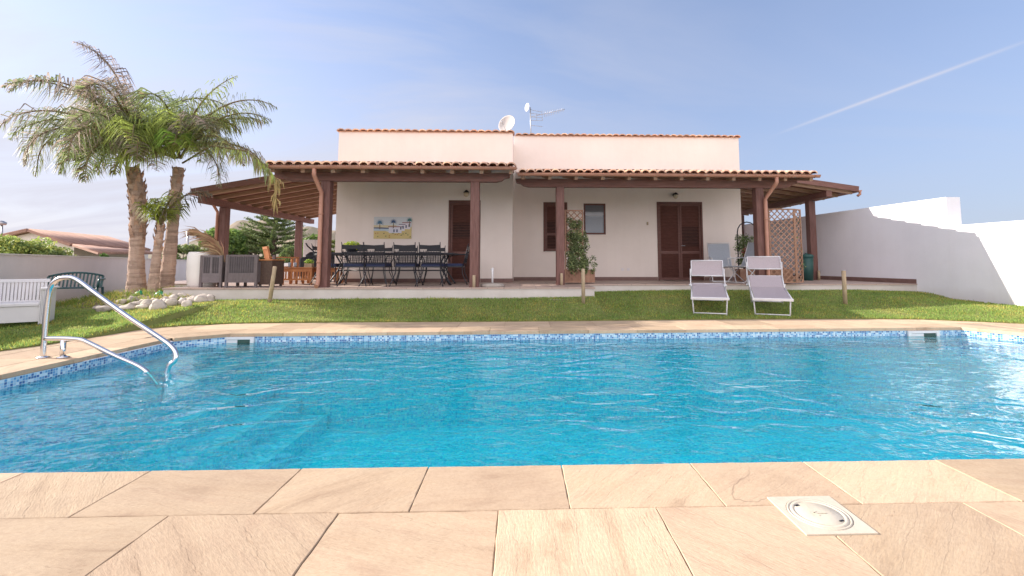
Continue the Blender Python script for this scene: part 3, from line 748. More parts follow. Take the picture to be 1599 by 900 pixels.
# ================================================================== PORCHES
ZE = 3.02
def barrel_roof(x0, x1, ye, ze, yt, zt, pitch=.186):
    """clay tiles: covers over channels, laid in courses up the slope"""
    mb = MB(); n = int(round((x1-x0)/pitch)); st = (x1-x0)/n; L = math.hypot(yt-ye, zt-ze); sl = Vector((0, yt-ye, zt-ze)).normalized(); up = Vector((0,-sl.z,sl.y))
    rows = max(1, int(round(L/.36))); rl = L/rows
    for i in range(n):
        x = x0+st*(i+.5)
        for j in range(rows):
            c = rnd.choice(TC); a0 = Vector((x+rnd.uniform(-.004,.004), ye, ze)) + sl*(rl*j-.03); a1 = a0 + sl*(rl+.06); k = 5
            v = []
            for p, r, lift in ((a0, st*.50, .035), (a1, st*.40, .012)):
                for q in range(k+1):
                    a = PI*q/k; v.append(p + Vector((-r*math.cos(a),0,0)) + up*(lift + r*.75*math.sin(a)))
            if j == 0:
                for q in range(k+1):
                    a = PI*q/k; r = st*.50-.016; v.append(a0 + Vector((-r*math.cos(a),0,0)) + up*(.019 + r*.75*math.sin(a)))
            fs = [(q,q+1,k+1+q+1,k+1+q) for q in range(k)]
            if j == 0: fs += [(q, 2*(k+1)+q, 2*(k+1)+q+1, q+1) for q in range(k)]
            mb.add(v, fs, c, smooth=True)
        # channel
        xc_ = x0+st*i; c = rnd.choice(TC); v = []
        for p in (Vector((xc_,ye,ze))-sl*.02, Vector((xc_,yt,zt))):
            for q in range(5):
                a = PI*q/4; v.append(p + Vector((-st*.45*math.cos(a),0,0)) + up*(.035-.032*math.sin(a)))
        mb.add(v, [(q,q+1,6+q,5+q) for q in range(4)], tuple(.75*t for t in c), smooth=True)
    return mb
def gutter(mb, x0, x1, y, z, r=.055):
    k = 8; v = []
    for x in (x0, x1):
        for q in range(k+1):
            a = PI + PI*q/k; v.append((x, y+r*math.cos(a), z+r*math.sin(a)))
        for q in range(k+1):
            a = PI + PI*q/k; v.append((x, y+(r-.005)*math.cos(a), z+(r-.005)*math.sin(a)))
    m = k+1
    fs = [(q,q+1,2*m+q+1,2*m+q) for q in range(k)] + [(m+q,3*m+q,3*m+q+1,m+q+1) for q in range(k)]
    mb.add(v, fs, smooth=True)
    for o in (0, 2*m): mb.add([v[o+q] for q in range(m)], [tuple(range(m))])
    mb.tube([(x0,y-r,z),(x1,y-r,z)], .007, 6); 
    n = int((x1-x0)/.62)
    for i in range(n+1):
        x = x0+.12+(x1-x0-.24)*i/n
        mb.tube([(x,y-r-.004,z+.012)]+[(x, y+(r+.004)*math.cos(PI+PI*q/6), z+(r+.004)*math.sin(PI+PI*q/6)) for q in range(7)]+[(x,y+r+.03,z+.03)], .009, 4)
def porch(name, label, x0, x1, yp, ye, ywall, posts, beam_x, zb0, zb1, ends='both'):
    t = thing(name, label, 'porch', ((x0+x1)/2, yp, FL)); L_ = lambda mb: local(mb, t)
    for px in posts:
        m = MB(); m.bev(px-.095, px+.095, yp-.095, yp+.095, FL+.001, zb0-.001, .012); L_(m).build('post', M['wood'], t)
    m = MB(); bx0, bx1 = beam_x
    # beam with carved ends
    prof = [(bx0+.30,zb0),(bx1-.30,zb0),(bx1-.18,zb0+.03),(bx1-.12,zb0+.075),(bx1-.02,zb0+.10),(bx1,zb1),(bx0,zb1),(bx0+.02,zb0+.10),(bx0+.12,zb0+.075),(bx0+.18,zb0+.03)]
    n = len(prof); v = [(a, yp-.08, b) for a, b in prof] + [(a, yp+.08, b) for a, b in prof]
    m.add(v, [tuple(range(n)), tuple(range(2*n-1, n-1, -1))] + [(i, n+i, n+(i+1)%n, (i+1)%n) for i in range(n)])
    L_(m).build('beam', M['wood_x'], t)
    sl = .205; zs = zb1 + .001
    zat = lambda y: zs + (y-yp)*sl
    nr = int(round((x1-x0-.2)/.61))
    for i in range(nr+1):
        x = x0+.12+(x1-x0-.24)*i/nr; m = MB()
        m.bar((x,ye+.03,zat(ye+.03)+.055),(x,ywall-.002,zat(ywall)+.055), .075, .105); L_(m).build('rafter', M['wood_rafter'], t)
    m = MB(); a = zat(ye)+.113; b = zat(ywall)+.113
    m.add([(x0,ye,a),(x1,ye,a),(x1,ywall-.003,b),(x0,ywall-.003,b),(x0,ye,a+.025),(x1,ye,a+.025),(x1,ywall-.003,b+.025),(x0,ywall-.003,b+.025)], [(3,2,1,0),(4,5,6,7),(0,1,5,4),(1,2,6,5),(2,3,7,6),(3,0,4,7)])
    L_(m).build('ceiling_boards', M['wood_ceiling'], t)
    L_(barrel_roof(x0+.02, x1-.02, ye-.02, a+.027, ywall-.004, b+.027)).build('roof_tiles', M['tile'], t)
    m = MB(); gutter(m, x0, x1, ye-.075, a+.005); L_(m).build('gutter', M['gutter'], t)
    return t, L_, a, zat
# left front porch
ypl, yel = 9.62, 9.22
gl0 = at(412, 257, yel-.07).x; gl1 = at(806.5, 257, yel-.07).x
pxl = [at(505.5,360,ypl-.1).x+.0, at(740.8,360,ypl-.1).x]
zb0 = at(620,283,ypl-.08).z; zb1 = at(620,269.5,ypl-.08).z
porch_l, LL, gzl, zatl = porch('porch', 'nearer tiled porch over the dining table, left half of the villa front', gl0, gl1, ypl, yel, YL, pxl, (at(431,275,ypl).x, at(797,275,ypl).x), zb0, zb1)
def downpipe(LL, t, px, yp, ye, zg, xg=None, side=-1):
    """swan neck from the gutter to a pipe strapped in front of the post"""
    m = MB(); x = px + side*.07; y = yp-.15; xg = xg if xg is not None else x-.02
    m.tube([(xg,ye-.075,zg-.04),(xg,ye-.075,zg-.16),(xg*.85+x*.15,ye-.05,zg-.20),(x,y,zg-.48),(x,y,zg-.58),(x,y,FL+.14),(x,y-.03,FL+.06),(x,y-.09,FL+.03)], .042, 12)
    for z in (FL+.5, FL+1.5): m.tube([(x,y,z),(x,y,z+.03)], .05, 12)
    LL(m).build('downpipe', M['gutter'], t)
downpipe(LL, porch_l, pxl[0], ypl, yel, gzl, xg=at(491,262,yel-.07).x, side=-.75)
# right front porch
ypr, yer = 10.52, 10.08
gr0 = at(808.5, 266, yer-.07).x; gr1 = at(1279, 268, yer-.07).x
pxr = [at(875,360,ypr-.1).x, at(1189,360,ypr-.1).x]
zb0r = at(1000,292.5,ypr-.08).z; zb1r = at(1000,280,ypr-.08).z
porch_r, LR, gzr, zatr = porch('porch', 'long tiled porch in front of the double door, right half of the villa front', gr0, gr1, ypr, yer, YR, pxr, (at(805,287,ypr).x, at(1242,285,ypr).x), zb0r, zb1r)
downpipe(LR, porch_r, pxr[1], ypr, yer, gzr, xg=at(1212,270,yer-.07).x, side=1.35)

# side lean-to porches
def side_porch(label, sgn, xh, xe, yf, yb_, zh, ze, posts):
    t = thing('side_porch', label, 'porch', (xe, yf, FL)); L_ = lambda mb: local(mb, t)
    zx = lambda x: zh + (ze-zh)*(x-xh)/(xe-xh)
    nr = 10; ys = [yf+.05+(yb_-yf-.1)*i/nr for i in range(nr+1)]
    for y in ys:
        m = MB(); m.bar((xh,y,zx(xh)-.055),(xe-sgn*.06,y,zx(xe)-.045), .07, .10); L_(m).build('rafter', M['wood_rafter'], t)
    m = MB(); d = .03
    m.add([(xh,yf-.1,zx(xh)),(xe,yf-.1,ze),(xe,yb_,ze),(xh,yb_,zx(xh)),(xh,yf-.1,zx(xh)+d),(xe,yf-.1,ze+d),(xe,yb_,ze+d),(xh,yb_,zx(xh)+d)], [(0,1,2,3),(7,6,5,4),(0,4,5,1),(1,5,6,2),(2,6,7,3),(3,7,4,0)])
    L_(m).build('ceiling_boards', M['wood_ceiling'], t)
    m = MB(); m.bar((xh,yf-.115,zx(xh)+.03),(xe+sgn*.02,yf-.115,ze+.03), .028, .15); L_(m).build('fascia_board', M['wood_x'], t)
    # tile skin
    m = MB()
    n = 26; st = (yb_-yf)/n
    for i in range(n):
        y = yf-.08+st*(i+.5)
        for j in range(8):
            c = rnd.choice(TC); xa = xe+(xh-xe)*j/8; xb = xe+(xh-xe)*(j+1.08)/8; v = []
            for x, r in ((xa, st*.5), (xb, st*.4)):
                for q in range(5):
                    a = PI*q/4; v.append((x, y-r*math.cos(a), zx(x)+d+.01+r*.5*math.sin(a)))
            m.add(v, [(q,q+1,6+q,5+q) for q in range(4)], c, smooth=True)
    L_(m).build('roof_tiles', M['tile'], t)
    xb = posts[0][0]; zb = zx(xb)-.11
    m = MB(); m.box(xb-.08, xb+.08, yf-.02, yb_+.25, zb-.17, zb); L_(m).build('beam', M['wood_x'], t)
    for (x, y) in posts:
        m = MB(); m.bev(x-.1, x+.1, y-.1, y+.1, FL+.001, zb-.172, .012); L_(m).build('post', M['wood'], t)
    # gutter along the low edge and its little down pipe
    m = MB(); r = .055; k = 6; v = []; xg = xe+sgn*.06; zg = ze+.0
    for y in (yf-.12, yb_):
        for q in range(k+1):
            a = PI+PI*q/k; v.append((xg+r*math.cos(a), y, zg+r*math.sin(a)))
    m.add(v, [(q,q+1,k+1+q+1,k+1+q) for q in range(k)], smooth=True); m.add(v[:k+1], [tuple(range(k+1))])
    L_(m).build('gutter', M['gutter'], t)
    return t, L_, zx, zb
hxL = at(305,301,11.95)
spl, SL, zxl, zbl = side_porch('lean-to porch on the left flank of the villa above the lounge furniture', -1, xl0-.002, hxL.x, 11.95, 18.0, 3.46, hxL.z-.02, [(-8.25,12.9),(-8.25,17.2)])
m = MB(); a = Vector((hxL.x+.12, 12.3, hxL.z-.13)); m.tube([a+Vector((0,0,.08)), a, a+Vector((.05,0,-.03)), Vector((-8.37,12.78,a.z-.28)), Vector((-8.37,12.78,a.z-.4)), Vector((-8.37,12.78,FL+.1))], .035, 10); SL(m).build('downpipe', M['gutter'], spl)
hxR = at(1335,297,12.45)
spr, SR, zxr, zbr = side_porch('lean-to porch on the right flank of the villa beside the tall lattice', 1, xr1+.002, hxR.x, 12.45, 18.4, 3.46, hxR.z-.02, [(at(1272,400,13.2).x,13.3),(at(1272,400,13.2).x,17.6)])
m = MB(); m.tube([(hxR.x+.07,12.36,hxR.z-.06),(hxR.x+.07,12.36,hxR.z-.13),(hxR.x+.0,12.36,hxR.z-.18)], .035, 10); SR(m).build('downpipe', M['gutter'], spr)

# ================================================================== BOUNDARY WALLS
def lin(a, b, x=None, y=None): pass
RW = lambda y: 9.22 + (13.8-y)*.125
yk = 10.2
rw = MB()
def wseg(mb, y0, y1, zt, th=.33):
    a = RW(y0); b = RW(y1)
    mb.add([(a,y0,-.3),(b,y1,-.3),(b+th,y1,-.3),(a+th,y0,-.3),(a,y0,zt),(b,y1,zt),(b+th,y1,zt),(a+th,y0,zt)], [(0,1,5,4),(1,2,6,5),(2,3,7,6),(3,0,4,7),(4,5,6,7)])
pk = None
for k in range(200):        # where the high section ends as seen along its coping
    y = 8+ k*.03
    r = ray(1476.5, 308)
    if r.x/r.y < RW(y)/y: yk = y
rwl = 'tall white garden wall half in the shadow of the villa, dropping to a lower length on the right'
wz1 = at(1476.5,308,yk).z
wseg(rw, yk, 24, wz1)
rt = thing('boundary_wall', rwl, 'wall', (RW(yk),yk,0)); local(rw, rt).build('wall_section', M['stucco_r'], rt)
m = MB(); wseg(m, 1.5, yk-.002, at(1560,347,RW(9)/math.tan(math.atan2(ray(1560,347).x, ray(1560,347).y))).z, .33); local(m, rt).build('wall_section', M['stucco_r'], rt)
m = MB(); yy = DYR+.0
m.add([(RW(y)-.012, y, z) for y, z in ((yy,FL),(18,FL),(18,FL+.11),(yy,FL+.11))] + [(RW(y)-.001, y, z) for y, z in ((yy,FL),(18,FL),(18,FL+.11),(yy,FL+.11))], [(0,1,2,3),(0,4,7,3),(3,2,6,7)])
local(m, rt).build('baseboard', M['baseboard'], rt)
# left
LW0 = gz(0,487,.10); LW1 = gz(142,472,.14); dv = (Vector((LW1.x,LW1.y,0))-Vector((LW0.x,LW0.y,0))).normalized()
A = Vector((-9.15,7.8,0)); B = Vector((-9.6,9.0,0)); dv = (Vector((-12.2,16,0))-Vector((-9.15,7.8,0))).normalized()
a = A - dv*7; b = A + dv*26; nrm = Vector((dv.y,-dv.x,0))
m = MB(); th = .2; za, zc = 1.19, 1.03
q = [a, b, b-nrm*th, a-nrm*th]
m.add([(p.x,p.y,-.3) for p in q] + [(a.x,a.y,za),(b.x,b.y,zc),(b.x-nrm.x*th,b.y-nrm.y*th,zc),(a.x-nrm.x*th,a.y-nrm.y*th,za)], [(0,1,5,4),(1,2,6,5),(2,3,7,6),(3,0,4,7),(4,5,6,7)])
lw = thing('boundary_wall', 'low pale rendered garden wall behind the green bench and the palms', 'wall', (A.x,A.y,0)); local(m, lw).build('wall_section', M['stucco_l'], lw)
m = MB(); m.bar(a-nrm*th/2+Vector((0,0,za+.013)), b-nrm*th/2+Vector((0,0,zc+.013)), th+.05, .024); local(m, lw).build('coping', M['pot_white'], lw)
# garden wall at the back of the left porch
bw = MB(); bw.box(-22, -5.2, 21.5, 21.7, -.3, 1.0)
tag(bw.build('boundary_wall', M['stucco_l']), 'white rear garden wall glimpsed under the left lean-to porch', 'wall')

# ================================================================== ROOF GEAR
p = at(793, 195, YL+1.2); d = thing('satellite_dish', 'grey satellite dish on the roof edge above the wall corner', 'satellite dish', (p.x, YL+1.2, p.z-.10))
R_ = .27
Mx = Matrix.Translation((0,0,.10)) @ Matrix.Rotation(math.radians(-28),4,'Z') @ Matrix.Rotation(math.radians(76),4,'X')
m = MB(); m.lathe([(.001,0)]+[(R_*q/8, .075*(q/8)**2) for q in range(1,9)]+[(R_+.006,.07),(R_*.98,.06)]+[(R_*q/8, .075*(q/8)**2-.012) for q in range(7,0,-1)]+[(.001,-.012)], n=32, M=Mx); m.build('reflector', mat('dish_grey',(.50,.47,.46),(.46,.43,.42),4,.5), d)
m = MB(); m.tube([Mx@Vector((0,R_*-.9,.06)), Mx@Vector((0,-.1,.30))], .01, 6); m.tube([Mx@Vector((0,-.12,.28)), Mx@Vector((0,-.08,.34))], .025, 8); m.build('feed_arm', M['metal_gray'], d)
m = MB(); m.tube([(0,.08,-.45),(0,.08,.06),(0,.03,.10)], .022, 8); m.build('mast', M['metal_gray'], d)
Ya = YL+2.0; p = at(829, 212, Ya); an = thing('tv_antenna', 'aerial mast with a comb antenna and a small white dish on the roof', 'antenna', (p.x, Ya, ztR-.4))
P_ = lambda x, y, yy=Ya: tuple(at(x, y, yy) - an.location)
m = MB(); m.tube([P_(829.5,225), P_(828,168)], .017, 8); m.build('mast', M['metal_gray'], an)
m = MB(); m.tube([P_(828,183), P_(882,171)], .009, 6)
for i in range(12):
    x = 850+i*2.7; y = 183-(x-828)*.222; h_ = 5.0-.22*i
    m.tube([P_(x-.8,y-h_), P_(x+.8,y+h_)], .006, 5)
for dy in (-5.5,-2,2,5.5): m.tube([P_(829,180+dy*1.5), P_(846,182+dy*1.2)], .007, 5)
m.tube([P_(846,173),P_(847,189)], .008, 5); m.tube([P_(829,196), P_(847,198)], .008, 5); m.tube([P_(838,177),P_(838,188)], .006, 5)
m.build('comb', M['metal_gray'], an)
m = MB(); Md = Matrix.Translation(Vector(P_(824,168))) @ Matrix.Rotation(math.radians(-62),4,'Z') @ Matrix.Rotation(math.radians(88),4,'X')
m.lathe([(.001,0),(.07,.008),(.13,.03),(.135,.02),(.07,-.004),(.001,-.012)], n=20, M=Md); m.build('small_dish', M['white_pl'], an)

# ================================================================== TILE PICTURE
pc = at(613, 356, YL-.03); W_ = at(641.5,0,YL).x - at(585,0,YL).x; Hh = at(613,339,YL).z - at(613,373,YL).z
tp = thing('tile_picture', 'painted ceramic panel of palms and white houses on the wall above the dining table', 'wall picture', (pc.x, YL-.002, pc.z))
m = MB(); m.box(-W_/2, W_/2, -.018, 0, -Hh/2, Hh/2, (.75,.72,.6)); m.build('panel', mat('picture_back',(1,1,1),(.97,.97,.97),5,.35,vcol=True), tp)
m = MB(); lay = [-.0195]
def pq(u0,u1,v0,v1,c):
    lay[0] -= .00025; y = lay[0]
    m.quad((-W_/2+u0*W_,y,-Hh/2+v0*Hh),(-W_/2+u1*W_,y,-Hh/2+v0*Hh),(-W_/2+u1*W_,y,-Hh/2+v1*Hh),(-W_/2+u0*W_,y,-Hh/2+v1*Hh), c)
def pp(pts, c):
    lay[0] -= .00025; m.poly([(-W_/2+u*W_, lay[0], -Hh/2+v*Hh) for u, v in pts], c)
pq(0,1,.45,1,(.62,.66,.70)); pq(0,.6,.48,.62,(.68,.60,.38)); pp([(0,0),(1,0),(1,.55),(.8,.42),(.45,.28),(.3,.36),(0,.36)],(.62,.50,.20)); pp([(0,.36),(.42,.36),(.4,.48),(0,.46)],(.45,.56,.66))
pp([(0,.47),(.38,.45),(.44,.5),(.2,.52),(0,.52)],(.06,.08,.18))
for u0,u1,v0,v1,c in ((.40,.74,.26,.55,(.68,.68,.78)),(.66,.82,.36,.66,(.74,.74,.80)),(.76,.97,.44,.74,(.72,.68,.74))): pq(u0,u1,v0,v1,c)
pq(.38,.76,.53,.57,(.32,.13,.14)); pq(.75,.99,.72,.76,(.30,.12,.13)); pq(.66,.84,.64,.67,(.15,.10,.2))
for u,v in ((.52,.30),(.60,.30),(.70,.42),(.76,.46),(.84,.50),(.92,.54)): pq(u,u+.035,v,v+.13,(.06,.08,.16))
def pal(u,v,r,c):
    for k in range(11):
        a = -.5+k*(PI+1)/10; e = (u+r*math.cos(a), v+1.5*r*math.sin(a)); q_ = .02
        pp([(u-q_*math.sin(a),v+q_*math.cos(a)),(u+q_*math.sin(a),v-q_*math.cos(a)),e], c)
    pp([(u-.008,v),(u+.008,v),(u+.015,v-.28),(u-.012,v-.28)],(.16,.12,.08))
pal(.16,.72,.13,(.06,.17,.28)); pal(.52,.76,.11,(.03,.08,.20)); pal(.95,.84,.10,(.03,.16,.18))
for k in range(16): 
    u, v = rnd.uniform(.02,.95), rnd.uniform(.03,.24); pp([(u,v),(u+.05,v+.01),(u+.03,v+.06)], rnd.choice([(.16,.2,.04),(.45,.22,.05),(.10,.14,.05)]))
m.build('painted_tiles', mat('picture_glaze',(1,1,1),(.93,.93,.93),40,.3,vcol=True), tp)

# ================================================================== PALMS
def frond(mb, base, az, el, L, droop, ll=.5, n=46, col=(.14,.19,.06), dcol=None, twist=0, hang=.55, start=.12):
    p = Vector(base); e = el; ns = 22; ds = L/ns; pts = [p.copy()]; dirs = []
    for i in range(ns):
        d = Vector((math.cos(az)*math.cos(e), math.sin(az)*math.cos(e), math.sin(e))); dirs.append(d)
        p = p + d*ds; pts.append(p.copy()); e -= droop*ds*(.35+1.3*i/ns); e = max(e, -1.5)
    dirs.append(dirs[-1])
    mb.tube(pts, [.028*(1-i/ns)**.8+.004 for i in range(ns+1)], 5, (.30,.26,.12) if dcol is None else (.34,.25,.16), cap=False)
    for k in range(n):
        t = start + (1-start)*(k+rnd.random())/n; f = t*ns; i = min(int(f), ns-1); q = pts[i].lerp(pts[i+1], f-i); d = dirs[i]
        side = d.cross(Vector((0,0,1)));
        if side.length < .05: side = Vector((math.sin(az),-math.cos(az),0))
        side.normalize(); up = side.cross(d)
        l = 1.12*ll*(math.sin(PI*min(1,.12+t*.9))**.7)*rnd.uniform(.75,1.15)+.06
        for sg in (-1, 1):
            tilt = rnd.uniform(-.55,.75); fw = rnd.uniform(.35,.75)
            u = (side*sg + up*tilt + d*fw).normalized()
            w = .008 + .007*rnd.random()
            a = q + u*l*.5 - Vector((0,0,1))*l*.10*rnd.random(); u2 = (u*.8 - Vector((0,0,1))*(hang+.35+rnd.random()*.8)).normalized()
            b = a + u2*l*.55
            nrm = u.cross(Vector((0,0,1)));
            nrm = nrm.normalized() if nrm.length > .05 else d
            wv = (d*.6+nrm*.6).normalized()*w
            c = col if dcol is None or rnd.random() > .5 else dcol
            kx = rnd.uniform(.45,1.45); c = tuple(x*kx for x in c)
            if dcol is None and t > .8 and rnd.random() < .4: c = (.30*kx,.24*kx,.13*kx)
            mb.add([q-wv*.6, q+wv*.6, a+wv, a-wv, b], [(0,1,2,3),(3,2,4)], c)
G1=(.34,.41,.17); G2=(.45,.54,.13); G3=(.30,.34,.20); DRY=(.52,.43,.36)
def trunk_mesh(pts, radii, seed, boots=None, n=22):
    r = random.Random(seed); mb = MB(); P = [Vector(p) for p in pts]; ns = 44; v = []; cols = []
    def ev(t):
        f = t*(len(P)-1); i = min(int(f), len(P)-2); return P[i].lerp(P[i+1], f-i), radii[i]+(radii[i+1]-radii[i])*(f-i)
    for i in range(ns+1):
        c, rr = ev(i/ns); ring = 1+.035*math.sin(i*2.4)+r.uniform(-.02,.02)
        for j in range(n):
            a = 2*PI*j/n; q = rr*ring*(1+.03*math.sin(j*3+i*.9)+r.uniform(-.015,.015)); v.append((c.x+q*math.cos(a), c.y+q*math.sin(a), c.z))
    for i in range(ns):
        k = r.uniform(.78,1.15)
        for j in range(n): mb.add([v[i*n+j],v[i*n+(j+1)%n],v[(i+1)*n+(j+1)%n],v[(i+1)*n+j]], [(0,1,2,3)], (k,k,k), smooth=True)
    if boots:
        t0, t1, cnt, sz = boots
        for k in range(cnt):
            t = t0+(t1-t0)*k/cnt; c, rr = ev(t); a = k*2.4+r.uniform(-.2,.2); o = Vector((math.cos(a), math.sin(a), 0)); tn = Vector((-o.y,o.x,0))
            w = sz*r.uniform(.6,1); h_ = sz*r.uniform(1.4,2.4); b = c+o*(rr*.92); out = r.uniform(.15,.42)
            tip = b+Vector((0,0,h_))+o*(h_*out); kk = r.uniform(.6,1.25); c_ = (kk*1.05,kk*.93,kk*.85)
            lo = b-Vector((0,0,h_*.3)); md = b+Vector((0,0,h_*.5))+o*(h_*out*.35+.03)
            mb.add([lo-tn*w*.7, lo+tn*w*.7, md+tn*w*.5, md-tn*w*.5, tip+tn*w*.12, tip-tn*w*.12, md-o*.03], [(0,1,2,3),(3,2,4,5),(0,3,6),(1,6,2)], c_)
    return mb
def palm(label, pts, radii, boots, fronds, seed):
    base = Vector(pts[0]); t = thing('palm_tree', label, 'palm tree', base)
    m = trunk_mesh(pts, radii, seed, boots); local(m, t).build('trunk', M['palm_trunk'], t)
    m = MB(); 
    for fr in fronds: frond(m, *fr[0], **fr[1])
    local(m, t).build('crown', M['frond'], t)
    return t
D0 = 10.0
def wp(px, py, Y=D0): return at(px, py, Y)
b1 = wp(213,459); c1 = wp(208,262)
fr1 = []
def crownset(c, seed, n, Lr=(2.0,2.7), green=G1, avoid=None, dryp=.28):
    r = random.Random(seed); out = []
    for i in range(n):
        az = 2*PI*i/n + r.uniform(-.35,.35); lev = (i*7 % n)/n
        el = .30 + 1.05*lev + r.uniform(-.1,.1); L = r.uniform(*Lr)
        dry = DRY if r.random() < dryp else None
        b = Vector(c) + Vector((math.cos(az)*.1, math.sin(az)*.1, .15*lev))
        out.append(((b, az, el, L, (.75+.4*r.random())), dict(col=r.choice([green,G1,G2,G3]), dcol=dry, ll=.56, n=84)))
    return out
c1v = Vector(c1)+Vector((0,0,.25))
fr1 = crownset(c1v+Vector((0,0,.25)), 11, 15, (1.8,2.5), dryp=.5)
# the named fronds of the left palm
fr1 += [((c1v+Vector((-.05,0,.2)), PI*1.06, .62, 2.5, 1.25), dict(col=G1, dcol=(.46,.44,.2), ll=.52, n=75)), ((c1v+Vector((-.05,-.1,.2)), PI*1.2, .55, 2.1, 1.35), dict(col=DRY, dcol=G3, ll=.52, n=70)), ((c1v+Vector((0,-.1,.2)), -PI*.5, .5, 1.9, 1.5), dict(col=DRY, dcol=G1, ll=.5, n=70)),
        ((c1v+Vector((0,0,.3)), PI*.985, .80, 3.2, .86), dict(col=G3, dcol=(.27,.22,.19), ll=.5, n=60)),
        ((c1v+Vector((-.05,0,.35)), PI*.97, 1.40, 2.95, .42), dict(col=(.34,.27,.25), dcol=(.40,.33,.30), ll=.5, n=90)),
        ((c1v+Vector((.05,-.1,.3)), -PI*.62, 1.0, 2.4, .95), dict(col=DRY, dcol=G3, ll=.5, n=60)),
        ((c1v+Vector((.05,-.1,.3)), -PI*.40, 1.1, 2.4, 1.1), dict(col=DRY, dcol=(.40,.30,.22), ll=.5, n=60)),
        ((c1v+Vector((-.05,-.1,.2)), -PI*.78, .75, 2.3, 1.0), dict(col=G1, dcol=DRY, ll=.5, n=55)),
        ((c1v+Vector((-.05,0,.2)), PI*1.08, .7, 2.1, 1.05), dict(col=G2, ll=.5, n=55))]
for k in range(8):
    a = -.6 - PI*.85*k/7 + rnd.uniform(-.15,.15); fr1.append(((c1v+Vector((math.cos(a)*.08,math.sin(a)*.08,.05)), a, rnd.uniform(.2,.75), rnd.uniform(1.3,1.9), 1.5), dict(col=rnd.choice([G1,G2,DRY,DRY]), dcol=rnd.choice([None,DRY]), ll=.5, n=60)))
palm('tall queen palm with the thickest trunk, left of the clump', [b1+Vector((0,0,-.1)), wp(213,440), wp(213,400), wp(216,350), wp(214,300), c1], [.195,.16,.13,.135,.145,.115], (.5,1.0,50,.075), fr1, 5)
Y2 = 10.25; b2 = wp(258,456,Y2); c2 = wp(279,262,Y2); c2v = Vector(c2)+Vector((0,0,.15))
fr2 = crownset(c2v+Vector((0,0,.3)), 23, 11, (1.4,2.0), G2, dryp=.25)
fr2 += [((c2v+Vector((.05,-.05,.25)), -.35, .45, 2.0, .95), dict(col=G1, dcol=(.5,.5,.2), ll=.5, n=64)), ((c2v+Vector((.05,0,.35)), .03, 1.05, 2.5, .72), dict(col=G1, dcol=(.26,.26,.12), ll=.5, n=58)),
        ((c2v+Vector((.05,0,.3)), -.12, .80, 2.35, .66), dict(col=G1, ll=.5, n=58)),
        ((c2v+Vector((0,-.1,.25)), -.9, .8, 1.9, 1.2), dict(col=G2, ll=.55, n=50)),
        ((c2v+Vector((0,-.1,.25)), -1.9, .7, 1.7, 1.3), dict(col=G2, ll=.55, n=50)),
        ((c2v+Vector((0,0,.35)), .3, 1.35, 2.1, .42), dict(col=G2, dcol=G1, ll=.45, n=50))]
for k in range(6):
    a = -.7 - PI*.7*k/5 + rnd.uniform(-.15,.15); fr2.append(((c2v+Vector((math.cos(a)*.08,math.sin(a)*.08,.05)), a, rnd.uniform(.2,.8), rnd.uniform(1.2,1.8), 1.5), dict(col=rnd.choice([G2,G2,(.34,.55,.10)]), ll=.5, n=60)))
palm('leaning queen palm with bright green crown, nearest the porch', [b2+Vector((0,0,-.1)), wp(262,425,Y2), wp(268,370,Y2), wp(272,330,Y2), wp(275,300,Y2), c2], [.15,.135,.11,.10,.10,.10], (.6,1.0,26,.06), fr2, 9)
Y3 = 9.85; b3 = wp(238,458,Y3); c3 = wp(250,352,Y3)
fr3 = [((Vector(c3), .12, 1.25, 1.35, 1.35), dict(col=(.24,.24,.19), dcol=(.3,.26,.22), ll=.34, n=44, hang=1.2)),
       ((Vector(c3), -.5, 1.2, 1.0, 1.2), dict(col=G2, ll=.32, n=34)), ((Vector(c3), 2.6, 1.25, .7, 1.3), dict(col=G2, ll=.3, n=30)),
       ((Vector(c3), -2.0, 1.1, .65, 1.5), dict(col=(.28,.34,.05), ll=.3, n=30)), ((Vector(c3), -1.1, 1.3, .7, 1.6), dict(col=(.30,.36,.05), ll=.3, n=30)),
       ((Vector(c3), 1.3, 1.1, .8, 1.2), dict(col=G1, ll=.3, n=30))]
palm('slender young palm with a few short leaves between the two big trunks', [b3+Vector((0,0,-.1)), wp(241,430,Y3), wp(246,390,Y3), wp(250,360,Y3), c3], [.105,.09,.075,.07,.05], (.5,1.0,16,.06), fr3, 13)
# long half-dead leaf tip hanging before the porch: leaf of the leaning palm
m = MB(); t_ = [o for o in COL.objects if o.name.startswith('palm_tree')][1]
pts = [wp(285,255,9.9), wp(330,228,9.5), wp(385,236,9.2), wp(418,262,9.0), wp(432,285,8.95), wp(430,318,8.95)]
m.tube(pts, [.02,.018,.015,.012,.009,.005], 5, (.3,.24,.12))
for k in range(150):
    f = rnd.uniform(.8, 4.95); i = int(f); q = pts[i].lerp(pts[i+1], f-i); l = rnd.uniform(.18,.42)*(1 if f < 3.8 else .75)
    dd = (pts[i+1]-pts[i]).normalized(); u = (dd*.6 + Vector((rnd.uniform(-.6,.6), rnd.uniform(-.5,.5), rnd.uniform(-.9,.2)))).normalized()
    a = q+u*l*.5; b = a+Vector((u.x*.3,u.y*.3,-1)).normalized()*l*.5; w = Vector((.011,.006,0)); k_ = rnd.uniform(.7,1.3)
    c = tuple(x*k_ for x in ((.5,.38,.16) if f > 3.3 else rnd.choice([G1,G2,(.3,.27,.12)])))
    m.add([q-w*.6,q+w*.6,a+w,a-w,b], [(0,1,2,3),(3,2,4)], c)
local(m, t_).build('dead_frond', M['frond'], t_)

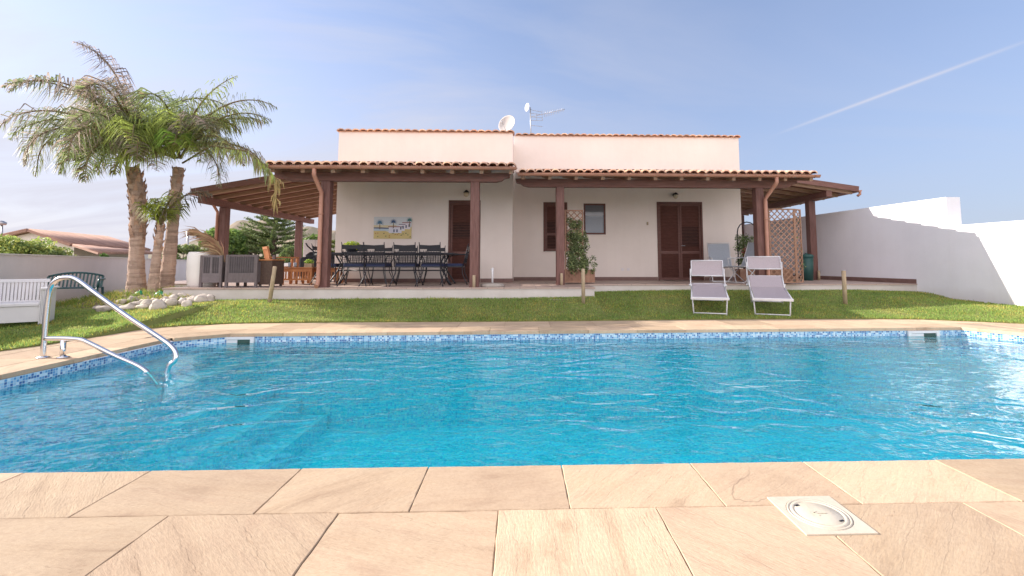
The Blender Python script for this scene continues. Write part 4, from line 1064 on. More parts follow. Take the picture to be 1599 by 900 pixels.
# ---- rock garden: soil mound plants, rocks
def rock(px, py, rx, rz_, i, Y=None, zg=None):
    r = random.Random(i*13+1); z0 = .1
    P = hit(px, py)
    mb = MB(); n, k = 12, 8; k_ = r.uniform(.75,1.3); v = []; s = [r.uniform(0,6) for _ in range(6)]
    for a in range(1, k):
        for b in range(n):
            th_, ph_ = PI*a/k, 2*PI*b/n
            d = Vector((math.sin(th_)*math.cos(ph_), math.sin(th_)*math.sin(ph_), math.cos(th_)))
            q = 1+.13*math.sin(3*d.x+s[0])+.12*math.sin(4*d.y+s[1])+.12*math.sin(4*d.z+s[2])+.10*math.sin(7*d.x+s[3])*math.sin(6*d.z+s[4])+.05*math.sin(13*d.y+s[5])
            v.append((d.x*q*rx, d.y*q*rx*.8, d.z*q*rz_*.9+rz_*.55))
    v += [(0,0,rz_*1.45),(0,0,-rz_*.35)]; m_ = (k-1)*n
    fs = []
    for a in range(k-2):
        for b in range(n): fs.append((a*n+b, (a+1)*n+b, (a+1)*n+(b+1)%n, a*n+(b+1)%n))
    for b in range(n): fs.append((m_, b, (b+1)%n)); fs.append((m_+1, (k-2)*n+(b+1)%n, (k-2)*n+b))
    mb.add(v, fs, (k_,k_,k_*r.uniform(.92,1.0)), smooth=True)
    o = mb.build('rock', M['rock']); o.location = P; o.rotation_euler.z = r.uniform(-.4,.4)
    tag(o, 'pale weathered rock edging the raised bed around the palms', 'rock', 'rocks edging the palm bed')
    return o
rk = [(154,483,.10,.06),(163,486,.13,.07),(180,481,.09,.06),(197,484,.11,.07),(213,478,.10,.06),(208,471,.10,.07),(231,480,.12,.10),(249,482,.14,.11),(268,477,.11,.09),(284,475,.10,.08),(300,472,.11,.09),(316,471,.16,.09),(336,468,.12,.08),(325,463,.12,.06),(302,463,.13,.09),(285,466,.10,.08),(271,468,.11,.08),(318,459,.15,.06),(337,459,.10,.06),(296,456,.12,.06),(276,460,.12,.07),(258,470,.09,.06),(240,471,.08,.05),(223,473,.09,.05),(190,473,.09,.05),(172,476,.08,.04),(346,463,.09,.06),(311,466,.09,.07),(292,470,.08,.06),(262,462,.08,.05)]
rk += [(172,479,.07,.05),(205,480,.08,.06),(222,482,.09,.06),(240,477,.09,.07),(257,474,.09,.07),(291,478,.09,.07),(306,463,.09,.07),(329,470,.10,.08),(280,455,.09,.06)]
for i, (a,b,c,d) in enumerate(rk): rock(a,b+1,c*.92,d*1.05,i)
# bed grass tufts (stuff)
m = MB()
for k in range(900):
    a = rnd.uniform(0,2*PI); q = math.sqrt(rnd.random()); x = -8.0+1.95*q*math.cos(a); y = 10.0+1.1*q*math.sin(a)
    if in_terrace(x,y): continue
    z = H(x,y); 
    for j in range(5):
        an_ = rnd.uniform(0,2*PI); L = rnd.uniform(.05,.20); w = .006; u = Vector((math.cos(an_)*.45, math.sin(an_)*.45, 1)).normalized(); c = rnd.choice([(1.2,1.1,.8),(1.9,1.3,1.0),(.9,1.0,.8),(2.2,1.5,1.4)])
        b0 = Vector((x,y,z-.01)); m.add([b0+Vector((-w,0,0)), b0+Vector((w,0,0)), b0+u*L*.6+Vector((w*.8,0,0)), b0+u*L*.6-Vector((w*.8,0,0)), b0+u*L+Vector((u.x*L*.5,u.y*L*.5,-.02))], [(0,1,2,3),(3,2,4)], c)
tag(m.build('bed_plants', M['blade']), 'dry grassy ground cover filling the raised bed round the palms', 'ground cover', kind='stuff')
sb = MB(); n = 30
ringp = [(-8.0+1.95*math.cos(2*PI*i/n), 10.0+1.12*math.sin(2*PI*i/n)) for i in range(n)]
for q in range(5):
    for i in range(n):
        def pt(k, s): 
            x = -8.0+(ringp[k%n][0]+8.0)*s; y = 10.0+(ringp[k%n][1]-10.0)*s; return (x,y,H(x,y)+.006)
        sb.add([pt(i,q/5),pt(i,(q+1)/5),pt(i+1,(q+1)/5),pt(i+1,q/5)], [(0,1,2,3)])
tag(sb.build('planting_bed', M['soil']), kind='structure')
for px, py in ((219,456),(250,457)):
    P = hit(px,py+4); m = MB(); m.lathe([(.09,0),(.10,.03),(.07,.08),(.03,.10),(.001,.105)], n=14); m.lathe([(.02,.10),(.02,.115),(.001,.118)], n=8)
    o = m.build('irrigation_cap', M['green_hose']); o.location = (P.x,P.y,H(P.x,P.y)-.03); tag(o, 'small green plastic cap at the foot of the thick palm' if px < 230 else 'small green plastic cap right of the thin palm trunk', 'irrigation cap', 'green caps in the palm bed')
#%%PART3
# ================================================================== FURNITURE
def at_floor(px, py, z=FL): return gz(px, py, z)
# ---- dining table
TY = 10.62; tx0 = at(508,400,TY-.35).x; tx1 = at(709,400,TY-.35).x; TZ = .70
dt = thing('dining_table', 'long dark metal dining table on the terrace under the painted tile picture', 'dining table', ((tx0+tx1)/2, TY, FL)); L2 = (tx1-tx0)/2
m = MB(); m.bev(-L2, L2, -.42, .42, TZ, TZ+.03, .01); m.box(-L2+.04, L2-.04, -.38, .38, TZ-.018, TZ-.002)
m.build('table_top', M['iron'], dt)
for sx in (-1, 1):
    for sy in (-1, 1):
        m = MB(); x = sx*(L2-.22); y = sy*.30
        m.tube([(x,y,TZ-.03),(x-sx*.10,y-sy*.03,TZ-.22),(x-sx*.04,y,.32),(x+sx*.10,y+sy*.03,.10),(x+sx*.16,y+sy*.04,.012)], [.02,.018,.017,.018,.022], 8); m.build('leg', M['iron'], dt)
m = MB(); m.tube([(-L2+.26,0,.33),(L2-.26,0,.33)], .014, 8)
for sx in (-1,1): m.tube([(sx*(L2-.26),-.3,.33),(sx*(L2-.26),.3,.33)], .014, 8)
m.build('stretcher', M['iron'], dt)
# ---- metal armchair (faces +Y)
def make_chair(name, label):
    t = thing(name, label, 'chair', group='metal armchairs round the dining table')
    w = .225
    m = MB(); m.bev(-.22,.22,-.20,.22,.43,.49,.02); m.build('seat_cushion', M['cushion_navy'], t)
    m = MB(); m.box(-.22,.22,-.21,.23,.405,.428); m.build('seat_frame', M['iron'], t)
    m = MB(); B = lambda z: -.22-(z-.42)*.22
    for s in (-1,1): m.tube([(s*w,B(.42),.42),(s*w,B(.7),.70),(s*w*.98,B(.90),.90),(s*w*1.0,B(.93)-.01,.94)], [.011,.010,.010,.007], 7)
    m.tube([(-w,B(.875),.875),(-w*.5,B(.875),.868),(0,B(.875),.862),(w*.5,B(.875),.868),(w,B(.875),.875)], .012, 6)
    m.quad((-w,B(.875),.872),(w,B(.875),.872),(w,B(.80),.80),(-w,B(.80),.80)); m.quad((-w,B(.875)-.008,.872),(-w,B(.80)-.008,.80),(w,B(.80)-.008,.80),(w,B(.875)-.008,.872))
    m.tube([(-w,B(.80),.80),(w,B(.80),.80)], .007, 6); m.tube([(-w,B(.725),.725),(w,B(.725),.725)], .009, 6); m.tube([(-w,B(.50),.50),(w,B(.50),.50)], .009, 6)
    for i in range(7): x = -w+2*w*(i+1)/8; m.tube([(x,B(.50),.50),(x,B(.725),.725)], .006, 5)
    for i in range(5): z = .50+.225*(i+.5)/5; m.tube([(-w,B(z),z),(w,B(z),z)], .005, 5)
    for i in range(8):
        x = -w+2*w*(i+.5)/8; m.tube([(x-.012,B(.747),.747),(x,B(.765),.765),(x+.012,B(.747),.747),(x,B(.73),.73),(x-.012,B(.747),.747)], .004, 4)
    m.build('backrest', M['iron'], t)
    for s in (-1,1):
        m = MB(); m.tube([(s*w,B(.70),.70),(s*(w+.05),-.1,.695),(s*(w+.06),.08,.68),(s*(w+.05),.17,.645),(s*(w+.03),.17,.60),(s*w,.14,.52),(s*w,.15,.42)], .010, 7); m.build('arm', M['iron'], t)
    for s in (-1,1):
        m = MB(); m.tube([(s*w*.9,.20,.42),(s*w*.95,.21,.30),(s*w*1.15,.24,.12),(s*w*1.35,.28,.01)], .010, 7); m.build('leg', M['iron'], t)
        m = MB(); m.tube([(s*w*.9,-.20,.42),(s*w*.92,-.20,.28),(s*w*1.15,-.27,.12),(s*w*1.30,-.33,.01)], .010, 7); m.build('leg', M['iron'], t)
    return t
ch0 = make_chair('dining_chair', 'dark metal armchair with its back to the pool, nearest the left porch post')
YC = 10.02
near = [(550,'dark metal armchair with its back to the pool, nearest the left porch post'),(586.5,'dark metal armchair with its back to the pool, second from the left porch post'),(632,'dark metal armchair with its back to the pool, third from the left porch post'),(673,'dark metal armchair with its back to the pool, nearest the narrow louvred door')]
for i, (px, lab) in enumerate(near):
    x = at(px,400,YC-.25).x; o = ch0 if i == 0 else dup(ch0, label=lab)
    o.location = (x, YC, FL); o.rotation_euler.z = (.10,-.06,.03,-.05)[i]
far = [(556,'dark metal armchair on the wall side of the table, behind the first near chair'),(594,'dark metal armchair on the wall side of the table, behind the second near chair'),(637,'dark metal armchair on the wall side of the table, behind the third near chair'),(679,'dark metal armchair on the wall side of the table, beside the narrow door')]
for i, (px, lab) in enumerate(far): dup(ch0, (at(px,400,11.4).x, 11.25, FL), PI+(.05,-.08,.1,0)[i], lab)
dup(ch0, (at(514,420,TY).x+.02, TY, FL), -PI/2, 'dark metal armchair at the head of the table beside the left porch post')
dup(ch0, (at(707,420,TY).x+.05, TY-.05, FL), PI/2, 'dark metal armchair at the table end in front of the narrow door')
# plant in a bowl on the table
p = at(548,396,TY); bt = thing('potted_plant', 'bushy yellow green plant in a dark bowl on the dining table', 'potted plant', (p.x, TY+.05, FL+TZ+.031))
m = MB(); m.lathe([(.001,0),(.09,0),(.14,.08),(.15,.10),(.13,.10),(.001,.085)], n=18); m.build('pot', M['iron'], bt)
def leaf_cloud(mb, c, rx, ry, rz, n, s, cols, flat=0.0, r=rnd, shell=.0):
    for k in range(n):
        d = Vector((r.gauss(0,1), r.gauss(0,1), r.gauss(0,1))).normalized(); q = (shell+(1-shell)*r.random())**.5 if shell else r.random()**.4
        p_ = Vector(c)+Vector((d.x*rx*q, d.y*ry*q, d.z*rz*q)); a = Vector((r.gauss(0,1), r.gauss(0,1), r.gauss(0,1)*(1-flat))).normalized(); b = a.orthogonal().normalized()
        sz = s*r.uniform(.6,1.4); col = r.choice(cols); kk = r.uniform(.7,1.35)
        mb.add([p_-a*sz, p_+b*sz*.42, p_+a*sz, p_-b*sz*.42], [(0,1,2,3)], tuple(x*kk for x in col))
LC = [(1,1,1),(1.3,1.2,.8),(.75,.85,.8)]
m = MB(); leaf_cloud(m, (0,0,.16), .20, .15, .11, 700, .028, [(3.2,2.6,.8),(2.2,2.2,.8),(1.6,1.9,.9)]); m.build('foliage', M['leaf'], bt)

# ---- grey wooden lounge seats (backs and sides towards the pool)
def lounge(name, label, x0, x1, y, d, h, style):
    w = x1-x0; t = thing(name, label, 'lounge seat', (x0, y, FL)); p = .05
    for (a, b) in ((0,0),(w-p,0),(0,d-p),(w-p,d-p)):
        m = MB(); m.bev(a, a+p, b, b+p, 0, h, .004); m.build('leg', M['greywood'], t)
    m = MB()
    m.box(p,w-p,.008,.032,h-.04,h); m.box(p,w-p,.008,.032,.10,h*.44); m.box(p,p+.02,.008,.032,h*.44,h-.04); m.box(w-p-.02,w-p,.008,.032,h*.44,h-.04)
    if style == 2: m.box(w/2-.02,w/2+.02,.006,.034,h*.44,h-.04)
    m.build('back_panel', M['greywood2'] if style == 2 else M['greywood'], t)
    m = MB(); n = int((w-2*p)/.042)
    for i in range(n): m.box(p+.004+i*(w-2*p)/n, p+(i+1)*(w-2*p)/n-.002, .012, .026, h*.44, h-.04)
    m.build('slats', M['slat_dark'], t)
    m = MB(); 
    for a in (0, w-p): m.box(a+.01,a+p-.01,p,d-p,.10,h-.14)
    m.build('side_panel', M['greywood'], t)
    m = MB(); m.box(p,w-p,p,d-.01,.22,.28); m.build('seat_frame', M['greywood'], t)
    m = MB(); m.bev(p+.01,w-p-.01,.06,d-.03,.285,.40,.03); m.build('seat_cushion', M['tan_fabric'], t)
    m = MB(); m.bev(p+.01,w-p-.01,.045,.16,.41,h-.08,.03); m.build('back_cushion', M['black'] if style==2 else M['tan_fabric'], t)
    return t
yq = 9.62
hq = lambda py, Y: at(340,py,Y).z-FL
lounge('lounge_seat', 'grey wooden lounge seat with two framed openings beside the white pot', at(311,430,yq).x, at(346,430,yq).x, yq, .62, hq(399,yq), 2)
lounge('lounge_seat', 'wide grey wooden lounge seat with a dark slatted back panel', at(351,430,yq-.05).x, at(401,430,yq-.05).x, yq-.05, .7, hq(398,yq-.05), 1)
m = MB(); x0 = at(402,430,yq+.1).x; x1 = at(424,430,yq+.1).x
rb = thing('storage_box', 'brown rattan box at the right end of the grey lounge seats', 'storage box', (x0, yq+.1, FL))
hh = hq(405,yq+.1); m.bev(0,x1-x0,0,.5,.05,hh-.03,.01)
for i in range(int(hh/.02)-3): m.box(-.003,x1-x0+.003,-.004,0,.07+i*.02,.078+i*.02)
m.build('box_body', mat('brown_rattan',(.13,.085,.065),(.08,.05,.04),30,.7,.6,120), rb); m = MB(); m.bev(-.015,x1-x0+.015,-.015,.515,hh-.028,hh,.008); m.build('lid', M['teak'], rb)
for a,b in ((.02,.02),(x1-x0-.06,.02),(.02,.44),(x1-x0-.06,.44)):
    m = MB(); m.box(a,a+.04,b,b+.04,0,.049); m.build('foot', M['greywood'], rb)
# big white pot and dry frond
p = at(314,451,9.75); bp2 = thing('planter', 'large smooth white planter left of the grey lounge seats', 'planter', (at(314,430,9.9).x, 9.95, FL-.02))
hh = hq(392,9.7); m = MB(); m.lathe([(.001,0),(.22,0),(.26,.06),(.285,.25),(.29,.5),(.285,hh-.08),(.265,hh-.015),(.25,hh),(.22,hh-.01),(.215,hh-.12),(.001,hh-.14)], n=36); m.build('pot', M['pot_white'], bp2)
m = MB(); m.lathe([(.001,hh-.115),(.214,hh-.115)], n=16); m.build('soil', M['soil'], bp2)
m = MB(); leaf_cloud(m, (.05,0,hh+.0), .17,.15,.07,220,.03,LC); m.build('foliage', M['leaf'], bp2)
df = thing('dry_palm_leaf', 'dead brown palm leaf arching over the white planter', 'dead leaf', at(352,418,9.75))
m = MB(); pts = [at(353,420,9.8), at(349,400,9.8), at(340,383,9.8), at(326,370,9.8), at(309,362,9.8)]
m.tube(pts, [.022,.018,.014,.010,.006], 6, (.50,.36,.22)); 
for k in range(330):
    f = rnd.uniform(.7,3.98); i = int(f); q = pts[i].lerp(pts[i+1], f-i); dd = (pts[i+1]-pts[i]).normalized(); l = rnd.uniform(.2,.5)
    u = (dd*.9+Vector((rnd.uniform(-.5,.1), rnd.uniform(-.4,.4), rnd.uniform(-.75,.15)))).normalized(); a = q+u*l*.5; b = a+(u+Vector((-.1,0,-.45))).normalized()*l*.5; w = Vector((.005,.004,.008)); k_ = rnd.uniform(.7,1.3)
    m.add([q-w,q+w,a+w,a-w,b], [(0,1,2,3),(3,2,4)], tuple(x*k_ for x in rnd.choice([(.50,.30,.18),(.42,.24,.14),(.55,.40,.22)])))
local(m, df).build('leaflets', M['frond'], df)
# ---- teak armchair, coffee table, bench
def teak_chair(label, loc, rz):
    t = thing('teak_armchair', label, 'armchair', loc, rz)
    for x in (-.28,.23):
        for y in (-.26,.24):
            m = MB(); m.bev(x,x+.05,y,y+.05,0,.40 if y<0 else .62,.004); m.build('leg', M['teak'], t)
    m = MB()
    for i in range(7): m.box(-.23,.23,-.24+.072*i,-.24+.072*i+.055,.40,.42)
    m.build('seat', M['teak'], t)
    for x in (-.285,.235):
        m = MB(); m.bev(x-.005,x+.055,-.34,.30,.62,.645,.006); m.build('arm', M['teak'], t)
    m = MB(); Mx = Matrix.Translation((0,-.25,.40)) @ Matrix.Rotation(math.radians(14),4,'X')
    m.box(-.27,-.225,-.02,.02,0,.50,M=Mx); m.box(.225,.27,-.02,.02,0,.50,M=Mx); m.box(-.225,.225,-.018,.018,.44,.50,M=Mx); m.box(-.225,.225,-.018,.018,.03,.07,M=Mx)
    for i in range(8): m.box(-.21+.053*i,-.21+.053*i+.028,-.010,.010,.07,.44,M=Mx)
    m.build('backrest', M['teak'], t); return t
teak_chair('orange brown teak armchair beside the rattan box', (at(440,430,11.1).x, 11.1, FL), -.9)
def teak_table(name, label, cat, loc, rz, L, Wd, h):
    t = thing(name, label, cat, loc, rz)
    m = MB(); n = int(Wd/.07)
    for i in range(n): m.bev(-L/2,L/2,-Wd/2+i*Wd/n,-Wd/2+(i+1)*Wd/n-.008,h-.02,h,.003)
    m.build('table_top', M['teak'], t)
    for x in (-L/2+.02,L/2-.07):
        for y in (-Wd/2+.02,Wd/2-.07):
            m = MB(); m.bev(x,x+.05,y,y+.05,0,h-.021,.004); m.build('leg', M['teak'], t)
    m = MB(); m.box(-L/2+.07,L/2-.07,-Wd/2+.03,-Wd/2+.05,h-.10,h-.022); m.box(-L/2+.07,L/2-.07,-Wd/2+.03,-Wd/2+.05,.10,.14)
    for i in range(9): x = -L/2+.10+(L-.22)*i/8; m.box(x,x+.03,-Wd/2+.032,-Wd/2+.048,.14,h-.10)
    m.build('apron', M['teak'], t); return t
c1_ = at(468,430,10.9); teak_table('coffee_table', 'low teak coffee table with slatted sides left of the porch post', 'coffee table', (c1_.x, 10.95, FL), .05, .72, .5, .40)
c2_ = at(508,430,11.3); teak_table('teak_bench', 'low teak bench half hidden behind the left porch post', 'bench', (c2_.x-.1, 11.4, FL), .05, .9, .4, .38)
cp = at(481,415,10.9); pl = thing('potted_plant', 'small green plant in a pale pot on the teak coffee table', 'potted plant', (cp.x, 10.95, FL+.401))
m = MB(); m.bev(-.09,.09,-.06,.06,0,.09,.006); m.build('pot', M['stake'], pl); m = MB(); leaf_cloud(m,(0,0,.13),.10,.08,.06,160,.022,[(2.4,2.4,.8),(1.4,1.7,.9)]); m.build('foliage', M['leaf'], pl)
for i, (px, lab) in enumerate(((452,'clear drinking glass at the left end of the teak coffee table'),(461,'clear drinking glass beside the small plant on the teak coffee table'))):
    gx = at(px,420,10.9).x; m = MB(); m.lathe([(.001,0),(.028,0),(.034,.11),(.031,.11),(.026,.008),(.001,.008)], n=14); o = m.build('drinking_glass', M['fabric_b']); o.location = (gx,10.9,FL+.401); tag(o, lab, 'glass')
# barbecue under cover and white cabinet
x0 = at(474,420,12.3).x; x1 = at(500,420,12.3).x
bq = thing('barbecue', 'black covered barbecue behind the porch post by the house corner', 'barbecue', ((x0+x1)/2+.2, 12.6, FL)); w = .55
m = MB(); m.bev(-w,w,-.3,.3,.16,.66,.05); m.bev(-w*.8,w*.8,-.24,.24,.661,.80,.08); m.build('cover', M['black'], bq)
for x in (-w+.05,w-.1):
    for y in (-.25,.2):
        m = MB(); m.box(x,x+.04,y,y+.04,0,.159); m.build('leg', M['iron'], bq)
m = MB(); m.tube([(-.1,-.24,.72),(-.25,-.5,.95),(-.28,-.52,1.02)], .018, 8); m.build('handle', M['iron'], bq)
xq = at(473,400,15.5).x; cab = thing('cabinet', 'tall white cabinet far back under the left lean-to porch', 'cabinet', (xq, 15.5, FL))
m = MB(); m.bev(0,.42,0,.4,.05,1.28,.01); m.build('cabinet_body', M['white_pl'], cab); m = MB(); m.bev(.015,.405,-.02,-.001,.08,1.25,.005); m.build('door', M['white_pl'], cab)

# ---- parasol base
p = gz(768,447,FL+.02); ub = thing('parasol_base', 'round concrete parasol base with a short white pipe at the terrace edge', 'parasol base', (p.x, 9.78, FL))
m = MB(); m.lathe([(.001,.0),(.25,.0),(.255,.02),(.24,.055),(.10,.075),(.001,.08)], n=28); m.build('base', M['concrete'], ub)
m = MB(); m.tube([(0,0,.06),(0,0,.40)], .021, 12); m.tube([(-.05,0,.36),(.03,0,.36)], .012, 8); m.build('pipe', M['white_met'], ub)
# ---- wooden lamp stakes
def stake(px, pyb, pyt, z, label, w=.035, lean=0, Y=None, group='pale wooden stakes'):
    P = gz(px, pyb, z) if z >= FL else hit(px, pyb)
    if Y: P = Vector((at(px,pyb,Y).x, Y, z))
    h = at(px, pyt, P.y).z - P.z
    m = MB(); m.lathe([(.001,-.04),(w,-.04),(w,h*.98),(w*.85,h),(.001,h+.004)], n=12)
    o = m.build('wooden_stake', M['stake']); o.location = P; o.rotation_euler = (0, lean, 0); tag(o, label, 'stake', group)
stake(421,473,416,.26,'leaning pale wooden stake in the lawn before the rattan box', .036, .10)
stake(911,474,420,.28,'upright pale wooden stake in the lawn in front of the plant trellis', .036)
stake(1320,475,423,.28,'upright pale wooden stake in the lawn before the white garden wall', .04)
stake(740,448,430,FL,'short pale wooden peg against the foot of the porch post by the narrow door', .032, 0, ypl-.14, 'short pegs at the post feet')
stake(877,446,427,FL,'short pale wooden peg against the foot of the post beside the plant trellis', .032, 0, ypr-.14, 'short pegs at the post feet')
stake(1279,436,423,FL,'short pale wooden peg at the foot of the far right lean-to post', .036, 0, 13.1, 'short pegs at the post feet')
# ---- lattices
def lattice_mesh(w, h, pitch=.105, bw=.022, fr=.03):
    m = MB(); m.box(0,fr,-.012,.012,0,h); m.box(w-fr,w,-.012,.012,0,h); m.box(fr,w-fr,-.0118,.0118,0,fr); m.box(fr,w-fr,-.0118,.0118,h-fr,h)
    for sg, yy in ((1,-.004),(-1,.004)):
        c = -h if sg > 0 else 0
        k = c
        while k < w + (0 if sg > 0 else h):
            # line x = k + sg*z
            pts = []
            z0 = max(fr, (fr-k)*sg if sg > 0 else (k-(w-fr))); z1 = min(h-fr, ((w-fr)-k) if sg > 0 else (k-fr))
            if z1-z0 > .02: m.bar((k+sg*z0,yy,z0),(k+sg*z1,yy,z1), .007, bw, up=Vector((0,1,0)).cross(Vector((sg,0,1))).normalized())
            k += pitch*1.414
    return m
def lattice_at(name, label, px0, px1, pyt, Y, rz=0, Y1=None):
    x0 = at(px0,400,Y).x; 
    if Y1: x1, y1 = at(px1,400,Y1).x, Y1
    else: x1, y1 = at(px1,400,Y).x, Y
    w = math.hypot(x1-x0, y1-Y); h = at(px0,pyt,Y).z-FL-.03
    t = thing(name, label, 'trellis', (x0, Y, FL), math.atan2(y1-Y, x1-x0)); return t, w, h
t, w, h = lattice_at('trellis', 'narrow wooden trellis with a climbing plant beside the middle porch post', 882, 911, 328, 11.0)
lattice_mesh(w, h).build('lattice', M['lattice'], t).location.z = .03
m = MB(); m.box(-.02,w+.28,.03,.05,.03,.34); m.box(-.02,w+.28,.34,.36,.03,.34); m.box(-.02,0,.05,.34,.03,.34); m.box(w+.26,w+.28,.05,.34,.03,.34)
for i in range(7): m.box(-.02+i*(w+.3)/7,-.02+i*(w+.3)/7+.012,.022,.03,.03,.34)
m.box(0,w+.26,.05,.34,.26,.30); m.build('planter_box', M['lattice'], t)
m = MB(); r = random.Random(4)
for k in range(60):
    z = .3+ (h-.55)*r.random()**1.2; x = w*.25+(w*.8)*r.random()*(1.25-.35*z/h); leaf_cloud(m,(x,-.01+r.uniform(-.06,.08),z),.11,.08,.12,95,.030,[(.95,.9,1.0),(1.6,1.4,1.5),(.6,.65,.7),(2.2,2.0,2.1)],r=r)
for k in range(9): leaf_cloud(m,(w+.10+r.uniform(-.1,.16),0.0,.38+r.uniform(-.08,.25)),.09,.08,.08,40,.03,[(.9,1,.9),(1.5,1.4,1.1),(.6,.7,.6)],r=r)
m.build('foliage', M['leaf'], t)
m = MB()
for k in range(4): m.tube([(w*.3+k*.06,.06,.3),(w*.35+k*.05,.02,.7),(w*.3+k*.08,-.01,1.2),(w*.5+.03*k,0,1.5)], .006, 5)
m.build('stems', M['bark'], t)
# right lattice: front face and a side face
t, w, h = lattice_at('trellis', 'tall wide wooden lattice screen right of the end porch post', 1202, 1240, 326, 10.66)
lattice_mesh(w+.05, h, .098).build('lattice', M['lattice'], t).location.z = .03
s2 = lattice_mesh(.26, h, .098); o = s2.build('lattice', M['lattice'], t); o.location = (w+.06, .02, .03); o.rotation_euler.z = math.radians(28)
m = MB(); m.box(.03,w,.08,.36,.02,.36); m.build('planter_box', M['lattice'], t)
m = MB()
for k in range(5): leaf_cloud(m,(w+.15+r.uniform(-.05,.15),.15,.1+.35*k),.06,.1,.16,22,.03,[(.9,1,.9),(1.5,1.4,1.1)],r=r)
m.build('foliage', M['leaf'], t)
# planter with arch and red flowers behind the chairs
Yp = 12.2; xp = at(1168,400,Yp).x; t = thing('flower_planter', 'arched vine planter with a few red flowers at the right house corner', 'planter', (xp, Yp, FL)); zt = at(1168,347,Yp).z-FL; wv_ = .27
m = MB(); m.box(-wv_-.03,wv_+.03,-.14,.14,.02,.34); m.build('planter_box', M['lattice'], t)
m = MB(); m.tube([(-wv_,0,.3),(-wv_,0,zt-.28)]+[(-wv_*math.cos(PI*q/8),0,zt-.28+.28*math.sin(PI*q/8)) for q in range(1,8)]+[(wv_,0,zt-.28),(wv_,0,.3)], .016, 8)
for z in (.6,.9,1.2): m.tube([(-wv_,0,z),(wv_,0,z)], .008, 6)
m.build('arch', M['iron'], t)
m = MB()
for k in range(55): leaf_cloud(m,(r.uniform(-wv_,wv_),r.uniform(-.06,.06),.45+r.random()*(zt-.85)),.10,.09,.12,40,.03,[(.8,.9,.9),(1.1,1.1,1),(.5,.6,.5),(1.8,1.9,1.7)],r=r)
m.build('foliage', M['leaf'], t)
m = MB(); leaf_cloud(m,(-.16,-.13,.80),.11,.05,.12,60,.026,[(1,1,1)],r=r); leaf_cloud(m,(.02,-.13,.55),.08,.05,.08,30,.026,[(1,1,1)],r=r); m.build('flowers', M['red'], t)
# bin
Yb = 12.9; xb_ = at(1259,400,Yb).x; t = thing('rubbish_bin', 'dark green plastic bin between the lattice screen and the right post', 'bin', (xb_, Yb, FL)); hb_ = at(1259,397,Yb).z-FL
m = MB(); m.lathe([(.001,0),(.15,0),(.175,hb_-.08),(.001,hb_-.08)], n=24); m.build('bin_body', M['bin'], t)
m = MB(); m.lathe([(.19,hb_-.08),(.19,hb_-.055),(.17,hb_-.02),(.10,hb_),(.001,hb_+.004)], n=24); m.lathe([(.03,hb_),(.03,hb_+.03),(.001,hb_+.032)], n=10); m.build('lid', M['bin'], t)

# ---- folding canvas chairs on the right terrace
def deck_chair(label, loc, rz, fab):
    t = thing('folding_chair', label, 'folding chair', loc, rz, 'pale folding chairs on the right terrace'); w = .26
    m = MB(); m.add([(-w,.26,.43),(w,.26,.43),(w,-.20,.40),(-w,-.20,.40),(-w,.26,.41),(w,.26,.41),(w,-.20,.38),(-w,-.20,.38)], [(0,1,2,3),(7,6,5,4),(0,4,5,1),(1,5,6,2),(2,6,7,3),(3,7,4,0)]); m.build('seat', fab, t)
    m = MB(); pts = [(-.18,.42),(-.30,.62),(-.40,.84),(-.47,1.02)]
    for k in range(3):
        (a,b),(c,d) = pts[k],pts[k+1]; m.add([(-w,a,b),(w,a,b),(w,c,d),(-w,c,d),(-w,a-.02,b-.008),(w,a-.02,b-.008),(w,c-.02,d-.008),(-w,c-.02,d-.008)], [(0,1,2,3),(7,6,5,4),(0,3,7,4),(1,5,6,2)])
    m.build('backrest', fab, t)
    m = MB()
    for s in (-1,1):
        x = s*(w+.015); m.tube([(x,.28,.42),(x,-.19,.40),(x,-.31,.62),(x,-.48,1.04)], .011, 7); m.tube([(x,.22,.40),(x,-.30,.02)], .011, 7); m.tube([(x,-.14,.40),(x,.28,.02)], .011, 7)
        m.tube([(x,.24,.62),(x,-.30,.64)], .014, 7); m.tube([(x,.24,.62),(x,.20,.41)], .009, 6)
    m.tube([(-w-.015,-.48,1.04),(w+.015,-.48,1.04)], .011, 7); m.tube([(-w-.015,-.30,.02),(w+.015,-.30,.02)], .011, 7); m.tube([(-w-.015,.28,.02),(w+.015,.28,.02)], .011, 7)
    m.build('frame', M['white_met'], t); return t
deck_chair('pale blue folding chair left of the vine planter, turned to the pool', (at(1124,430,11.9).x, 11.75, FL), PI-.25, M['fabric_b'])
deck_chair('pale folding chair seen from its side in front of the vine planter', (at(1165,430,11.2).x, 11.3, FL), PI/2+.35, M['fabric_b'])

